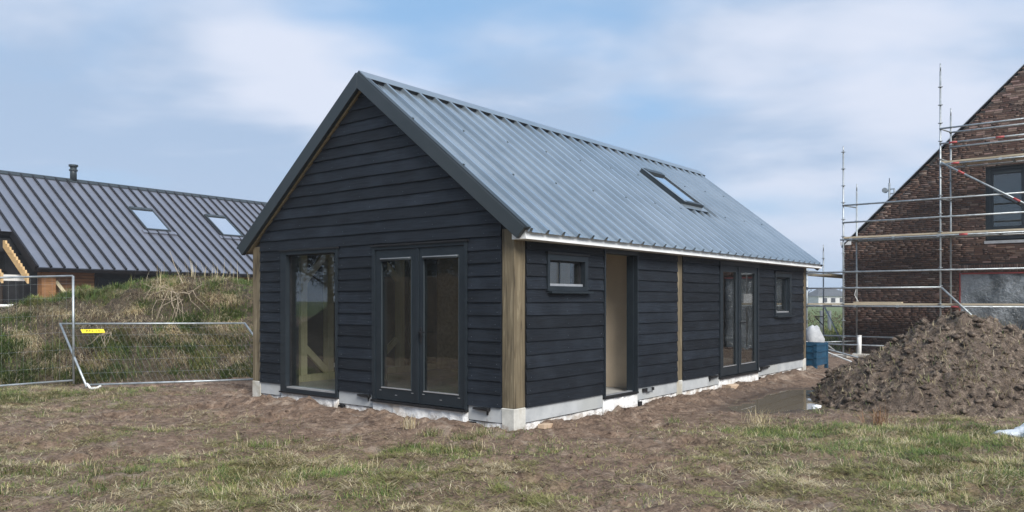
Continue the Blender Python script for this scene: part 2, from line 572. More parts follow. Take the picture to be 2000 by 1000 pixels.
_m, _t, _b = new_mat('brick_tinted', rough=0.85, spec=0.3)
_a = N(_t, 'ShaderNodeAttribute', attribute_name='tint')
_v = coords(_t, rnd=True)
_n = noise(_t, _v, 16, 5, 0.7)
L(_t, mixc(_t, mth(_t, 'MULTIPLY', ramp(_t, _n, [(0.45, 0), (0.7, 1)]).outputs[0], 0.4), _a.outputs['Color'], (0.05, 0.04, 0.036)), _b.inputs['Base Color'])
bump(_t, _b, noise(_t, _v, 40, 4, 0.6), 0.5, 0.006)
M['brick'] = _m
_m, _t, _b = new_mat('muddy_water', base=(0.16, 0.13, 0.09), rough=0.01, spec=0.5)
_b.inputs['IOR'].default_value = 1.33
_v = coords(_t, rnd=False)
bump(_t, _b, noise(_t, _v, 5, 3, 0.5), 0.03, 0.01)
M['water'] = _m

# ------------------------------------------------------------------ site frame
TH = R(51.477)
CX, CY = 0.026, 9.4
cT, sT = math.cos(TH), math.sin(TH)
BW, BL = 5.40, 10.65


def to_local(X, Y):
    x, y = X - CX, Y - CY
    return x * cT + y * sT, -x * sT + y * cT


# ------------------------------------------------------------------ ground
def graded(a, b, step, lo, hi, g=1.12):
    mid = list(np.arange(a, b + 1e-6, step))
    s, x, right = step, b, []
    while x < hi:
        s *= g
        x += s
        right.append(x)
    s, x, left = step, a, []
    while x > lo:
        s *= g
        x -= s
        left.append(x)
    return np.array(left[::-1] + mid + right)


PUD = [(3.65, 11.70, 0.36), (4.05, 12.0, 0.46), (4.45, 12.45, 0.56), (4.9, 13.0, 0.60), (5.3, 13.6, 0.55), (4.75, 12.2, 0.45)]


def puddle_field(X, Y):
    d = np.full(np.shape(X), 9.0)
    for px, py, r in PUD:
        d = np.minimum(d, np.hypot(X - px, Y - py) / r)
    return d


GREEN = [(4.2, 8.3, 1.8, 1.2, .55), (3.5, 6.8, 1.0, .7, .55), (-3.0, 6.9, 1.3, .6, .5), (-2.2, 7.6, 1.4, .4, .5), (-1.0, 8.5, 1.3, .3, .4), (5.2, 6.4, 1.0, .6, .6), (-9.3, 12.9, 1.6, 1.2, .5), (4.1, 9.25, 1.3, .55, 1.0), (5.6, 9.15, 1.3, .6, 1.1), (4.4, 8.2, 1.5, .7, .65), (5.0, 7.2, 1.2, .8, .75), (3.4, 9.6, .6, .35, .7), (4.6, 6.3, .9, .5, .55),
         (-3.0, 6.7, .9, .45, .75), (-2.87, 8.6, .45, .28, .8), (-1.0, 8.3, .8, .4, .55), (-1.9, 7.0, 1.0, .4, .5), (-.4, 9.0, .5, .2, .5), (-1.5, 6.2, 1.2, .35, .45),
         (-9.0, 12.6, 1.6, 1.0, 1.0), (-7.0, 13.5, .7, .5, .6), (-4.4, 9.6, .6, .25, .35), (-4.8, 7.3, .8, .5, .5), (.6, 8.2, .35, .15, .5), (1.2, 6.3, .6, .3, .25),
         (-5.9, 13.4, .8, .4, .45), (-6.6, 11.2, .6, .3, .3)]


def green_field(X, Y):
    g = 0.0
    for gx, gy, rx, ry, a in GREEN:
        g = g + a * np.exp(-((X - gx) / rx) ** 2 - ((Y - gy) / ry) ** 2)
    return g


def straw_field(X, Y):
    lx, ly = to_local(X, Y)
    near = np.minimum(np.maximum(-lx, -ly), 9)          # distance from the barn's two fronts
    s = sstep(near, 0.7, 2.0) * 0.75
    # bare earth: in front of the gable's left half, and the track along the side
    s = s * (1 - 0.85 * np.exp(-((X + 5.0) / 1.7) ** 2 - ((Y - 10.4) / 1.2) ** 2))
    s = s * (1 - 0.8 * np.exp(-((X - 2.6) / 1.0) ** 2 - ((Y - 10.6) / 1.4) ** 2))
    s = s * (1 - 0.7 * np.exp(-((X - 1.3) / 1.1) ** 2 - ((Y - 7.7) / 2.0) ** 2))
    s = s * (1 - sstep(Y, 13.2, 14.0) * (X > -4))
    return s


def straw_patch(X, Y):
    a = sstep(fbm(X * 1.1, Y * 1.1, 4, 61, .6), -.10, .10)
    b = sstep(fbm(X * 3.0, Y * 3.0, 4, 62, .6), -.07, .07)
    return (.08 + .90 * a) * (.12 + .95 * b) * (1.3 - .45 * sstep(Y, 6.8, 9))


def ground_z(X, Y):
    lx, ly = to_local(X, Y)
    d = np.hypot(X, Y - 9)
    amp = 1 / (1 + (d / 22.0) ** 2)
    z = 0.10 * fbm(X * 0.5, Y * 0.5, 3, 3) * amp
    z = z + 0.13 * fbm(X * 2.2, Y * 2.9, 4, 5, 0.6) * amp
    z = z + 0.045 * (np.abs(fbm(X * 7, Y * 7, 3, 9, 0.6)) * 2 - 0.25) * amp
    z = z + 0.020 * fbm(X * 15, Y * 19, 2, 21) * amp
    # trodden pits and heel marks
    z = z - 0.075 * sstep(fbm(X * 1.7 + 3, Y * 2.1, 4, 23, .6), .10, .20) * amp
    # soil thrown up against the walls
    near = np.maximum(np.maximum(-lx, -ly), np.maximum(lx - BL, ly - BW))
    bank = np.exp(-((near - 0.30) / 0.33) ** 2) * (near > -0.2)
    z = z + bank * (0.030 + 0.42 * np.clip(fbm(X * 2.4 + 5, Y * 2.4, 4, 31, 0.65) + 0.03, 0, 1))
    z = z + 0.10 * np.exp(-((lx + 0.45) / .25) ** 2 - ((ly - 0.75) / .40) ** 2) + 0.05 * np.exp(-((lx + 0.55) / .3) ** 2 - ((ly - 3.0) / .8) ** 2)
    # small lump of earth at the left
    z = z + 0.16 * np.exp(-((X + 5.15) / .32) ** 2 - ((Y - 9.35) / .22) ** 2) * (0.8 + 1.6 * fbm(X * 6, Y * 6, 3, 77))
    p = puddle_field(X, Y)
    p = p + 0.55 * fbm(X * 2.6, Y * 2.6, 3, 15)
    dip = 1 - sstep(p, 0.75, 1.9)
    z = z * (1 - 0.75 * dip) - 0.125 * dip + 0.035 * dip * fbm(X * 3.3, Y * 3.3, 4, 14)
    # wheel ruts from the puddle past the side wall
    for off in (-1.15, -2.1):
        r = np.exp(-((ly - off - 0.12 * np.sin(lx * .8)) / 0.16) ** 2) * sstep(lx, 2.0, 3.2) * (1 - sstep(lx, 9.5, 11))
        z = z - 0.045 * r
    z = np.where((p > 1.2) & (p < 5.5), np.maximum(z, -0.013 + .012 * fbm(X * 5, Y * 5, 2, 8)), z)
    inside = (lx > 0.25) & (lx < BL - .25) & (ly > 0.25) & (ly < BW - .25)
    z = np.where(inside, -0.06, z)
    return z


gx = graded(-9.5, 8.5, 0.045, -900, 900)
gy = graded(5.2, 15.5, 0.042, -300, 1500)
GX, GY = np.meshgrid(gx, gy)
GZ = ground_z(GX, GY)
nx, ny = len(gx), len(gy)
idx = np.arange(nx * ny).reshape(ny, nx)
quads = np.stack([idx[:-1, :-1], idx[:-1, 1:], idx[1:, 1:], idx[1:, :-1]], -1).reshape(-1)
gv = np.stack([GX, GY, GZ], -1).reshape(-1, 3)
th = np.clip(straw_field(GX, GY) * straw_patch(GX, GY) * 1.0 + green_field(GX, GY) * 0.35, 0, 1) * (np.hypot(GX, GY) < 40)
wet = np.clip(1.15 - sstep(puddle_field(GX, GY), 0.9, 2.3) + 0.5 * fbm(GX * 3, GY * 3, 3, 4) * (puddle_field(GX, GY) < 2.6), 0, 1) * (puddle_field(GX, GY) < 2.8) * 0.75
fld = sstep(GY, 36, 46) * 1.0
fld = np.maximum(fld, sstep(np.hypot(GX, GY), 60, 80))
ground = link('ground', np_mesh('ground', gv, quads, 4, M['soil'], True, attrs={'thatch': th.ravel(), 'wet': wet.ravel(), 'field': fld.ravel()}))
tag(ground, 'bare brown building-site soil with patches of flattened grass', 'ground', kind='structure')

# puddle: a sheet of water that the ground rises through
PZ = -0.024
pv, pf = [], []
ring = 40
cxp, cyp = 4.4, 12.45
for k in range(ring):
    a = 2 * math.pi * k / ring
    ex, ey = 2.7 * math.cos(a), 1.6 * math.sin(a)
    ca, sa = math.cos(R(50)), math.sin(R(50))
    pv.append((cxp + ex * ca - ey * sa, cyp + ex * sa + ey * ca, PZ))
w = MB()
w.add(pv, [tuple(range(ring))])
tag(w.build('puddle', M['water']), 'muddy brown puddle between the black barn and the soil heap', 'puddle', kind='structure')

# ------------------------------------------------------------------ the grassy bank
HC_X = [-16, -14.5, -13.3, -12.3, -11.3, -10.6, -10.0, -8.8, -8.0, -5.9, -3, 0, 3, 6]
HC_H = [0.0, 0.15, 0.45, 0.85, 1.10, 1.45, 1.70, 1.84, 1.93, 1.98, 1.98, 2.0, 1.8, 0.0]


def mound_h(X, Y):
    yb = 14.45 + (X + 9) * 0.33
    t = (Y - yb)
    prof = sstep(t, -0.1, 3.3) ** 0.85 * (1 - sstep(t, 4.4, 7.0))
    Hc = np.interp(X, HC_X, HC_H)
    lx, ly = to_local(X, Y)
    prof = prof * sstep(ly, 6.0, 8.6)
    h = Hc * prof
    # a second heap of spoil further left, out of the picture
    r2 = np.hypot((X + 17.0) / 3.6, (Y - 8.3) / 5.0)
    p2 = 1 - sstep(r2, 0.25, 1.25)
    h = np.maximum(h, 2.3 * p2)
    prof = np.maximum(prof * np.clip(Hc * 1.2, 0, 1), p2)
    h = h + prof * (0.34 * fbm(X * 0.9, Y * 0.9, 3, 41) + 0.62 * fbm(X * 1.7, Y * 1.7, 4, 43, 0.6))
    return h - 0.12 * (1 - sstep(prof, 0.0, 0.06))


mx = np.concatenate([np.arange(-27, -11.6, 0.25), np.arange(-11.6, 3, 0.075)])
my = np.concatenate([np.arange(2.5, 13, 0.25), np.arange(13.0, 20.5, 0.075), np.arange(20.5, 26, 0.25)])
MX, MY = np.meshgrid(mx, my)
MZ = mound_h(MX, MY)
idx = np.arange(MX.size).reshape(MX.shape)
q = np.stack([idx[:-1, :-1], idx[:-1, 1:], idx[1:, 1:], idx[1:, :-1]], -1).reshape(-1, 4)
keep = (MZ.ravel()[q] > -0.1).any(axis=1)
q = q[keep].ravel()
bank = link('hill', np_mesh('hill', np.stack([MX, MY, MZ], -1).reshape(-1, 3), q, 4, M['mound'], True))
tag(bank, 'long bank of earth overgrown with grass behind the fence panels', 'earth bank', kind='structure')

# ------------------------------------------------------------------ black barn
barn = empty('barn', (CX, CY, 0), TH)
tag(barn, 'black timber barn with a grey ribbed metal roof and glazed doors', 'barn')
GROW0, GROWH = 0.292, 0.1605
RS = 0.789                                       # roof rise per run
AL = math.atan(RS)
cA, sA = math.cos(AL), math.sin(AL)
MIDY = 2.70
APEX = 4.745


def gm(a, b, z):            # gable: a along the wall (+ away from corner), b outwards
    return (-b, a, z)


def sm(a, b, z):            # long side
    return (a, -b, z)


G_OPEN = {'window': (3.243, 4.615, 0.19, 2.355), 'door': (0.725, 2.488, 0.20, 2.34)}
S_OPEN = {'win1': (0.622, 1.548, 1.70, 2.185), 'door1': (1.978, 2.921, 0.22, 2.31), 'door2': (5.842, 7.67, 0.20, 2.29), 'win2': (8.56, 9.53, 1.25, 2.165)}


def split(lo, hi, holes):
    out, x = [], lo
    for a, b in sorted(holes):
        if a > x:
            out.append((x, min(a, hi)))
        x = max(x, b)
    if x < hi:
        out.append((x, hi))
    return [(a, b) for a, b in out if b - a > 0.02]


def wall_core(mp, lo, hi, z0, z1, opens, name, mat, depth=0.22, out=-0.005):
    mb = MB()
    zs = sorted(set([z0, z1] + [v for o in opens for v in o[2:4] if z0 < v < z1]))
    for za, zb in zip(zs[:-1], zs[1:]):
        hs = [(o[0], o[1]) for o in opens if o[2] < zb - 1e-4 and o[3] > za + 1e-4]
        for a, b in split(lo, hi, hs):
            mb.box(mp(a, out, za), mp(b, -depth, zb))
    return mb


core = wall_core(gm, 0.03, BW - 0.03, 0.10, 2.40, list(G_OPEN.values()), 'gable', M['dark_in'])
core.prism([(0.03, 2.40), (BW - 0.03, 2.40), (BW - .03, 2.42), (MIDY, APEX - 0.22), (0.03, 2.42)], 0, 0.005, 0.22)
gable = core.build('gable_wall', M['dark_in'], barn)
side = wall_core(sm, 0.225, BL - 0.03, 0.10, 2.42, list(S_OPEN.values()), 'side', M['dark_in'], 0.13).build('side_wall', M['dark_in'], barn)
b = MB()
b.box((BL - 0.25, 0.0, 0), (BL - 0.03, BW - .03, 2.4))
b.prism([(0.03, 2.40), (BW - 0.03, 2.40), (MIDY, APEX - 0.22)], 0, BL - .25, BL - .03)
b.build('end_wall', M['board_y'], barn)
MB().box((0.22, BW - 0.15, 0), (BL - .25, BW - .03, 2.4)).build('back_wall', M['dark_in'], barn)


def board_mesh(mp, a0, a1, z, h, at0=None, at1=None, name='board', mat=None, jit=0.003):
    """lapped plank; at0/at1: the run's limits at its top edge when it is cut along the roof"""
    at0 = a0 if at0 is None else at0
    at1 = a1 if at1 is None else at1
    n = max(1, int((a1 - a0) / 0.45))
    prof = [(0.012, 0.0), (0.036, 0.0), (0.0155, 1.0), (0.0, 1.0)]
    vs, fs = [], []
    ph = random.random() * 9
    tz = random.uniform(-.002, .002)
    for k in range(n + 1):
        t = k / n
        wob = jit * math.sin(ph + k * 1.7) + tz
        bow = jit * 0.6 * math.sin(ph * 2 + k * 1.1)
        for (bo, zz) in prof:
            a = (a0 + (a1 - a0) * t) * (1 - zz) + (at0 + (at1 - at0) * t) * zz
            zt = z + (wob if zz == 0 else h + 0.018)
            vs.append(mp(a, bo + bow + (0.0 if zz else random.uniform(-.0015, .0015)), zt))
    for k in range(n):
        for j in range(4):
            fs.append((k * 4 + j, k * 4 + (j + 1) % 4, k * 4 + 4 + (j + 1) % 4, k * 4 + 4 + j))
    fs += [(0, 1, 2, 3), (n * 4 + 3, n * 4 + 2, n * 4 + 1, n * 4)]
    mb = MB()
    mb.add(vs, fs)
    return mb.mesh(name, mat)


def roof_lim(z):
    """half width of the gable under the roof at height z"""
    return max(0.0, (APEX - 0.16 - z) / RS)


nail_g, nail_s = MB(), MB()


def nails(mb, mp, a, z):
    x = a + random.uniform(-.02, .02)
    zz = z + random.uniform(.035, .05)
    s = 0.0022
    mb.box(mp(x - s, 0.026, zz - s), mp(x + s, 0.0355, zz + s))


row = 0
while True:
    z = GROW0 + row * GROWH
    if z > APEX - 0.22:
        break
    hb, ht = roof_lim(z), roof_lim(z + GROWH)
    if hb < 0.05:
        break
    lo, hi = max(0.182, MIDY - hb), min(5.19, MIDY + hb)
    lot, hit = max(0.182, MIDY - ht), min(5.19, MIDY + ht)
    holes = [(o[0] - .004, o[1] + .004) for o in G_OPEN.values() if z < o[3] - 0.03]
    segs = split(lo, hi, holes)
    for a, c in segs:
        at0 = lot if a == lo else a
        at1 = hit if c == hi else c
        if at1 <= at0:
            at0 = at1 = MIDY
        link('board', board_mesh(gm, a, c, z, GROWH, at0, at1, mat=M['board_y']), gable)
        for nn in ([a + .07, c - .07] if c - a < 1.5 else list(np.arange(a + .25, c - .1, 0.9))):
            nails(nail_g, gm, nn, z)
    row += 1
for row in range(13):
    z = GROW0 + row * GROWH
    holes = [(4.228, 4.42)]
    for o in S_OPEN.values():
        if z < o[3] - 0.03 and z + GROWH > o[2] + 0.05:
            holes.append((o[0] - .004, o[1] + .004))
    for a, c in split(0.21, 10.36, holes):
        link('board', board_mesh(sm, a, c, z, GROWH, mat=M['board_x']), side)
        for nn in ([a + .07, c - .07] if c - a < 1.3 else [a + .07, (a + c) / 2, c - .07]):
            nails(nail_s, sm, nn, z)
tag(nail_g.build('nail_heads', M['ridge'], gable), kind='stuff')
tag(nail_s.build('nail_heads', M['ridge'], side), kind='stuff')

# posts with concrete feet
for (x0, y0, x1, y1, zt) in ((-0.012, -0.012, 0.096, 0.176, 2.46), (0.098, -0.010, 0.204, 0.170, 2.46), (-0.012, 5.198, 0.10, 5.412, 2.46),
                             (4.235, -0.012, 4.415, 0.10, 2.36), (10.365, -0.012, 10.55, 0.16, 2.36)):
    p = MB().box((x0, y0, 0.296), (x1, y1, zt)).build('post', M['post'], barn, bevel=0.004)
for (x0, y0, x1, y1) in ((-0.020, -0.018, 0.208, 0.18), (-0.018, 5.19, 0.11, 5.418), (4.228, -0.018, 4.422, 0.11), (10.358, -0.018, 10.557, 0.17)):
    MB().box((x0, y0, -0.15), (x1, y1, 0.295)).build('post_footing', M['footing'], barn, bevel=0.008)

# plinth panels and the white insulation under them
for a, c in ((0.182, 0.722), (2.492, 3.24), (4.62, 5.188)):
    MB().box(gm(a, 0.012, 0.105), gm(c, -0.05, 0.289)).build('plinth_panel', M['concrete'], barn, bevel=0.004)
for a, c in ((0.21, 1.972), (2.925, 4.226), (4.424, 5.838), (7.674, 10.356)):
    MB().box(sm(a, 0.012, 0.105), sm(c, -0.05, 0.289)).build('plinth_panel', M['concrete'], barn, bevel=0.004)


def foam(mp, a, c, z1, out, name):
    """broken edge of insulation, uneven face"""
    n = max(2, int((c - a) / 0.07))
    vs, fs = [], []
    for k in range(n + 1):
        x = a + (c - a) * k / n
        o = out + random.uniform(-.014, .010)
        zt = z1 + random.uniform(-.012, 0)
        vs += [mp(x, o + random.uniform(-.008, .008), -0.12), mp(x, o, (z1 - .12) / 2 + random.uniform(-.02, .02)), mp(x, o - random.uniform(0, .012), zt), mp(x, -0.2, zt), mp(x, -0.2, -0.12)]
    for k in range(n):
        for j in range(5):
            fs.append((k * 5 + j, k * 5 + (j + 1) % 5, k * 5 + 5 + (j + 1) % 5, k * 5 + 5 + j))
    fs += [tuple(range(5)), tuple(n * 5 + j for j in range(4, -1, -1))]
    MB().add(vs, fs).build('foundation_insulation', M['foam'], barn)


foam(gm, 0.19, 0.72, 0.102, -0.005, 'f')
foam(gm, 2.50, 3.235, 0.102, -0.005, 'f')
foam(gm, 4.62, 5.18, 0.102, -0.005, 'f')
foam(gm, 0.727, 2.486, 0.196, 0.034, 'f')
foam(gm, 3.245, 4.612, 0.186, 0.034, 'f')
for a, c, zz, o in ((0.21, 1.972, 0.102, -.005), (1.98, 2.92, .215, .034), (2.925, 4.226, .102, -.005), (4.424, 5.838, .102, -.005), (5.845, 7.667, .196, .034), (7.674, 10.35, .102, -.005)):
    foam(sm, a, c, zz, o, 'f')
# black brackets and drain stubs on the plinth
for mp, a, c in ((gm, 2.545, 2.80), (gm, 0.36, 0.62), (sm, 5.42, 5.80), (sm, 7.80, 8.25)):
    k = MB()
    k.prism([(0, 0), (1, 0), (1, 1), (0, 1)], 2, 0, 1)
    k = MB()
    k.add([mp(a, 0.013, .242), mp(c, 0.013, .250), mp(c, 0.013, .272), mp(a, 0.013, .282), mp(a, 0.075, .242), mp(c, 0.05, .250), mp(c, 0.05, .272), mp(a, 0.075, .282)],
          [(0, 1, 2, 3), (7, 6, 5, 4), (0, 4, 5, 1), (1, 5, 6, 2), (2, 6, 7, 3), (3, 7, 4, 0)])
    k.box(mp(a + .03, .013, .19), mp(a + .05, .03, .242))
    k.build('bracket', M['black'], barn)
br = MB().box(sm(3.08, .013, .225), sm(3.40, .05, .268)).build('bracket', M['black'], barn)
MB().box(sm(3.18, .05, .220), sm(3.29, .062, .272)).build('clamp_plate', M['galv'], br)
for mp, a in ((gm, 4.55), (gm, 3.18), (gm, 2.52), (gm, .66), (sm, 3.0), (sm, 7.75)):
    MB().box(mp(a - .05, 0.035, -0.05), mp(a + .05, -.02, 0.085)).build('drain_stub', M['black'], barn)


def pane(mb_parent, mp, a, c, z0, z1, b0, mat=None, t=0.012):
    return MB().box(mp(a, b0, z0), mp(c, b0 - t, z1)).build('pane', mat or M['glass'], mb_parent)


def ring(mb, mp, a, c, z0, z1, wl, wr, wt_, wb, bo, bi):
    mb.box(mp(a, bo, z0), mp(a + wl, bi, z1))
    mb.box(mp(c - wr, bo, z0), mp(c, bi, z1))
    mb.box(mp(a + wl, bo - .001, z1 - wt_), mp(c - wr, bi, z1))
    mb.box(mp(a + wl, bo - .001, z0), mp(c - wr, bi, z0 + wb))
    return mb


# fixed window in the gable
a, c, z0, z1 = G_OPEN['window']
wn = ring(MB(), gm, a, c, z0, z1, .045, .135, .055, .05, 0.046, -0.20).build('window', M['frame'], barn)
ring(MB(), gm, a + .045, c - .135, z0 + .05, z1 - .055, .018, .018, .012, .0, -0.03, -0.12).build('inner_frame', M['black'], wn)
MB().box(gm(a + .05, 0.03, z0 + .052), gm(c - .14, -0.1, z0 + .075)).build('glazing_bar', M['alu'], wn)
MB().box(gm(c - .150, -0.0335, z0 + .08), gm(c - .1415, -0.07, z1 - .07)).build('glazing_bar', M['alu'], wn)
pane(wn, gm, a + .064, c - .154, z0 + .06, z1 - .068, -0.05)
MB().box(gm(a - .02, 0.066, z1), gm(c + .02, -.02, z1 + .022)).build('head_flashing', M['black'], wn)
MB().box(gm(a - .005, 0.070, z0 - .022), gm(c + .005, -.1, z0 - .001)).build('sill', M['black'], wn)

# glazed double door in the gable
a, c, z0, z1 = G_OPEN['door']
fr = ring(MB(), gm, a, c, z0 + .03, z1, .038, .058, .045, .0, 0.050, -0.19).build('door_frame', M['frame'], barn)
MB().box(gm(a - .02, 0.072, z1), gm(c + .02, -.02, z1 + .022)).build('head_flashing', M['black'], fr)
MB().box(gm(a, 0.075, z0 - .004), gm(c, -.19, z0 + .028)).build('threshold', M['black'], fr)
mid = 1.598


def door_leaf(mp, a, c, z0, z1, st, top, bot, vent=True, b0=0.030, handle=None, drips=True):
    lf = ring(MB(), mp, a, c, z0, z1, st, st, top, bot, b0, b0 - 0.068).build('door_leaf', M['frame'], barn)
    ring(MB(), mp, a + st - .002, c - st + .002, z0 + bot - .002, z1 - top + .002, .009, .009, .009, .009, b0 + .006, b0 - .012).build('glazing_bead', M['trim'], lf)
    MB().box(mp(a + st, b0 + .008, z0 + bot - .004), mp(c - st, b0 - .02, z0 + bot + .008)).build('glazing_bar', M['alu'], lf)
    pane(lf, mp, a + st, c - st, z0 + bot + .008, z1 - top, b0 - .022)
    if vent:
        MB().tube(mp(a + st + .005, b0 + .012, z1 - top - .018), mp(c - st - .005, b0 + .012, z1 - top - .018), 0.024, 12).build('trickle_vent', M['trim'], lf, True)
        MB().box(mp(a + st + .01, b0 + .034, z1 - top - .012), mp(c - st - .01, b0 + .038, z1 - top - .004)).build('vent_lip', M['alu'], lf)
    if drips:
        for k in range(3):
            x = a + .1 + (c - a - .2) * k / 2
            MB().box(mp(x - .018, b0, z0 + .075 + .05 * (k != 1)), mp(x + .018, b0 + .006, z0 + .081 + .05 * (k != 1))).build('drain_slot_cover', M['alu'], lf)
    if handle:
        hx, hz, dr = handle
        h = MB().box(mp(hx - .016, b0, hz - .13), mp(hx + .016, b0 + .010, hz + .07)).build('handle', M['black'], lf, bevel=.003)
        h2 = MB()
        h2.tube(mp(hx, b0 + .005, hz + .01), mp(hx, b0 + .055, hz + .01), .010, 8)
        h2.beam(mp(hx, b0 + .055, hz + .01), mp(hx + dr * .125, b0 + .055, hz + .01), .016, .018)
        h2.build('handle', M['black'], lf)
    return lf


door_leaf(gm, mid + .004, c - .060, z0 + .035, z1 - .05, .118, .115, .165)
door_leaf(gm, a + .040, mid - .004, z0 + .035, z1 - .05, .100, .115, .165, handle=(mid - .055, 1.17, -1), drips=True)
MB().box(gm(mid - .022, .0305, z0 + .04), gm(mid + .030, .048, z1 - .052)).build('meeting_strip', M['frame'], fr)

# small window in the side
a, c, z0, z1 = S_OPEN['win1']
wn = ring(MB(), sm, a, c, z0 + .02, z1, .045, .075, .075, .06, 0.050, -0.20).build('window', M['frame'], barn)
ring(MB(), sm, a + .045, c - .075, z0 + .08, z1 - .075, .02, .055, .02, .0, -0.02, -0.10).build('inner_frame', M['black'], wn)
MB().box(sm(a + .05, 0.02, z0 + .082), sm(c - .09, -0.07, z0 + .112)).build('glazing_bar', M['alu'], wn)
pane(wn, sm, a + .066, c - .131, z0 + .09, z1 - .096, -0.04)
MB().box(sm(a + .36, -.028, z0 + .11), sm(a + .378, -.0395, z1 - .095)).build('mullion', M['frame'], wn)
MB().box(sm(a + .02, .10, z0 - .012), sm(c + .055, -.02, z0 + .016)).build('sill', M['frame'], wn)
MB().box(sm(a - .02, .066, z1), sm(c + .02, -.02, z1 + .028)).build('head_flashing', M['black'], wn)
MB().box(sm(a + .0, .002, z1 + .001), sm(c, -.02, z1 + .05)).build('head_trim', M['black'], wn)

# open doorway
a, c, z0, z1 = S_OPEN['door1']
fr = ring(MB(), sm, a, c, z0, z1, .03, .030, .05, .0, 0.045, -0.135).build('door_frame', M['frame'], barn)
MB().box(sm(c - .048, -.02, z0 + .03), sm(c - .031, -.13, z1 - .055)).build('door_stop', M['frame'], fr)
MB().box(sm(a, 0.05, z0 - .002), sm(c, -.132, z0 + .026)).build('threshold', M['black'], fr)
MB().box(sm(a + .03, -.03, z0 + .0265), sm(c - .04, -.1, z0 + .036)).build('threshold_strip', M['alu'], fr)
MB().box(sm(a - .004, .03, z1), sm(c + .004, -.02, z1 + .06)).build('head_trim', M['frame'], fr)

# glazed double door in the side
a, c, z0, z1 = S_OPEN['door2']
fr = ring(MB(), sm, a, c, z0 + .03, z1, .04, .06, .06, .0, 0.050, -0.19).build('door_frame', M['frame'], barn)
MB().box(sm(a, 0.075, z0 - .004), sm(c, -.19, z0 + .028)).build('threshold', M['black'], fr)
MB().box(sm(a - .004, .03, z1), sm(c + .004, -.02, z1 + .06)).build('head_trim', M['frame'], fr)
mid2 = 6.70
door_leaf(sm, a + .042, mid2 - .004, z0 + .035, z1 - .062, .105, .105, .165, handle=(mid2 + .05, 1.17, 1), drips=False, vent=False)
door_leaf(sm, mid2 + .004, c - .062, z0 + .035, z1 - .062, .105, .105, .165, drips=False, vent=False)
MB().box(sm(mid2 - .03, .0305, z0 + .04), sm(mid2 + .022, .046, z1 - .065)).build('meeting_strip', M['frame'], fr)

# narrow window in the side
a, c, z0, z1 = S_OPEN['win2']
wn = ring(MB(), sm, a, c, z0 + .03, z1, .06, .11, .085, .06, 0.050, -0.20).build('window', M['frame'], barn)
ring(MB(), sm, a + .06, c - .11, z0 + .09, z1 - .085, .03, .07, .03, .0, -0.01, -0.10).build('inner_frame', M['frame'], wn)
MB().box(sm(a + .07, 0.025, z0 + .091), sm(c - .12, -0.06, z0 + .118)).build('glazing_bar', M['alu'], wn)
pane(wn, sm, a + .09, c - .18, z0 + .10, z1 - .116, -0.04)
MB().box(sm(a + .0, .10, z0 - .002), sm(c + .08, -.02, z0 + .027)).build('sill', M['frame'], wn)
MB().box(sm(a - .02, .066, z1), sm(c + .02, -.02, z1 + .028)).build('head_flashing', M['black'], wn)

# inside: slab, far wall frame, partitions, ceiling
slab = MB().box((0.226, 0.136, 0.0), (BL - .255, BW - .155, 0.232)).build('floor_slab', M['floor'], barn)
fw = MB().box((0.226, BW - .20, 0.234), (BL - .255, BW - .152, 2.42)).build('inner_lining', M['dark_in'], barn)
for x in (0.68, 1.235, 1.95, 2.92, 3.30, 5.0, 6.6, 8.2, 9.6):
    MB().box((x, BW - .33, 0.345), (x + .125, BW - .202, 2.42)).build('stud', M['stud'], fw)
MB().box((0.23, BW - .34, 0.234), (BL - .26, BW - .203, 0.343)).build('bottom_rail', M['stud'], fw)
for p, q_ in (((0.80, .80), (1.27, .36)), ((0.80, 1.93), (1.24, 2.40)), ((2.90, .86), (2.30, .40)), ((2.94, 1.98), (2.45, 2.42))):
    MB().beam((p[0], BW - .265, p[1]), (q_[0], BW - .265, q_[1]), 0.06, 0.105).build('brace', M['stud'], fw)
MB().box((1.42, BW - .215, .42), (1.49, BW - .204, .50)).build('socket_box', M['white_paint'], fw)
MB().box((3.26, 0.150, 0.234), (3.34, 3.1, 2.598)).build('partition', M['board_in'], barn)
MB().box((3.90, 3.1, 0.234), (3.98, BW - .36, 2.598)).build('partition', M['osb'], barn)
MB().box((3.342, 3.02, 0.235), (3.898, 3.098, 2.598)).build('partition', M['osb'], barn)
MB().box((0.23, 0.150, 2.60), (BL - .26, BW - .24, 2.64)).build('ceiling', M['inwhite'], barn)
for (p_, q_) in (((.2215, .25, 2.36), (.235, BW - .36, 2.59)), ((.2215, .25, .24), (.235, .70, 2.34)), ((.2215, 2.52, .24), (.235, 3.2, 2.34)), ((.26, .1335, 2.33), (3.25, .147, 2.59)), ((.26, .1335, .24), (1.96, .147, 1.66))):
    MB().box(p_, q_).build('bounce_board', M['inwhite'], barn)  # unseen pale panels added inside the front walls to bounce light

# ---- roof
EY = -0.25
EZ = APEX - RS * (MIDY - EY)
SL = (MIDY - EY) / cA


def rp(lx, d, h, back=False):
    ly = EY + d * cA - h * sA
    if back:
        ly = 2 * MIDY - ly
    return (lx, ly, EZ + d * sA + h * cA)


roof = MB()
for back in (False, True):
    vs = [rp(x, d, h, back) for x in (-0.06, 10.93) for d in (0.04, SL - 0.01) for h in (-0.118, -0.012)]
    roof.add(vs, [(0, 1, 3, 2), (4, 6, 7, 5), (0, 4, 5, 1), (2, 3, 7, 6), (0, 2, 6, 4), (1, 5, 7, 3)])
roof = roof.build('roof', M['rafter'], barn)
PITCH = 0.3333


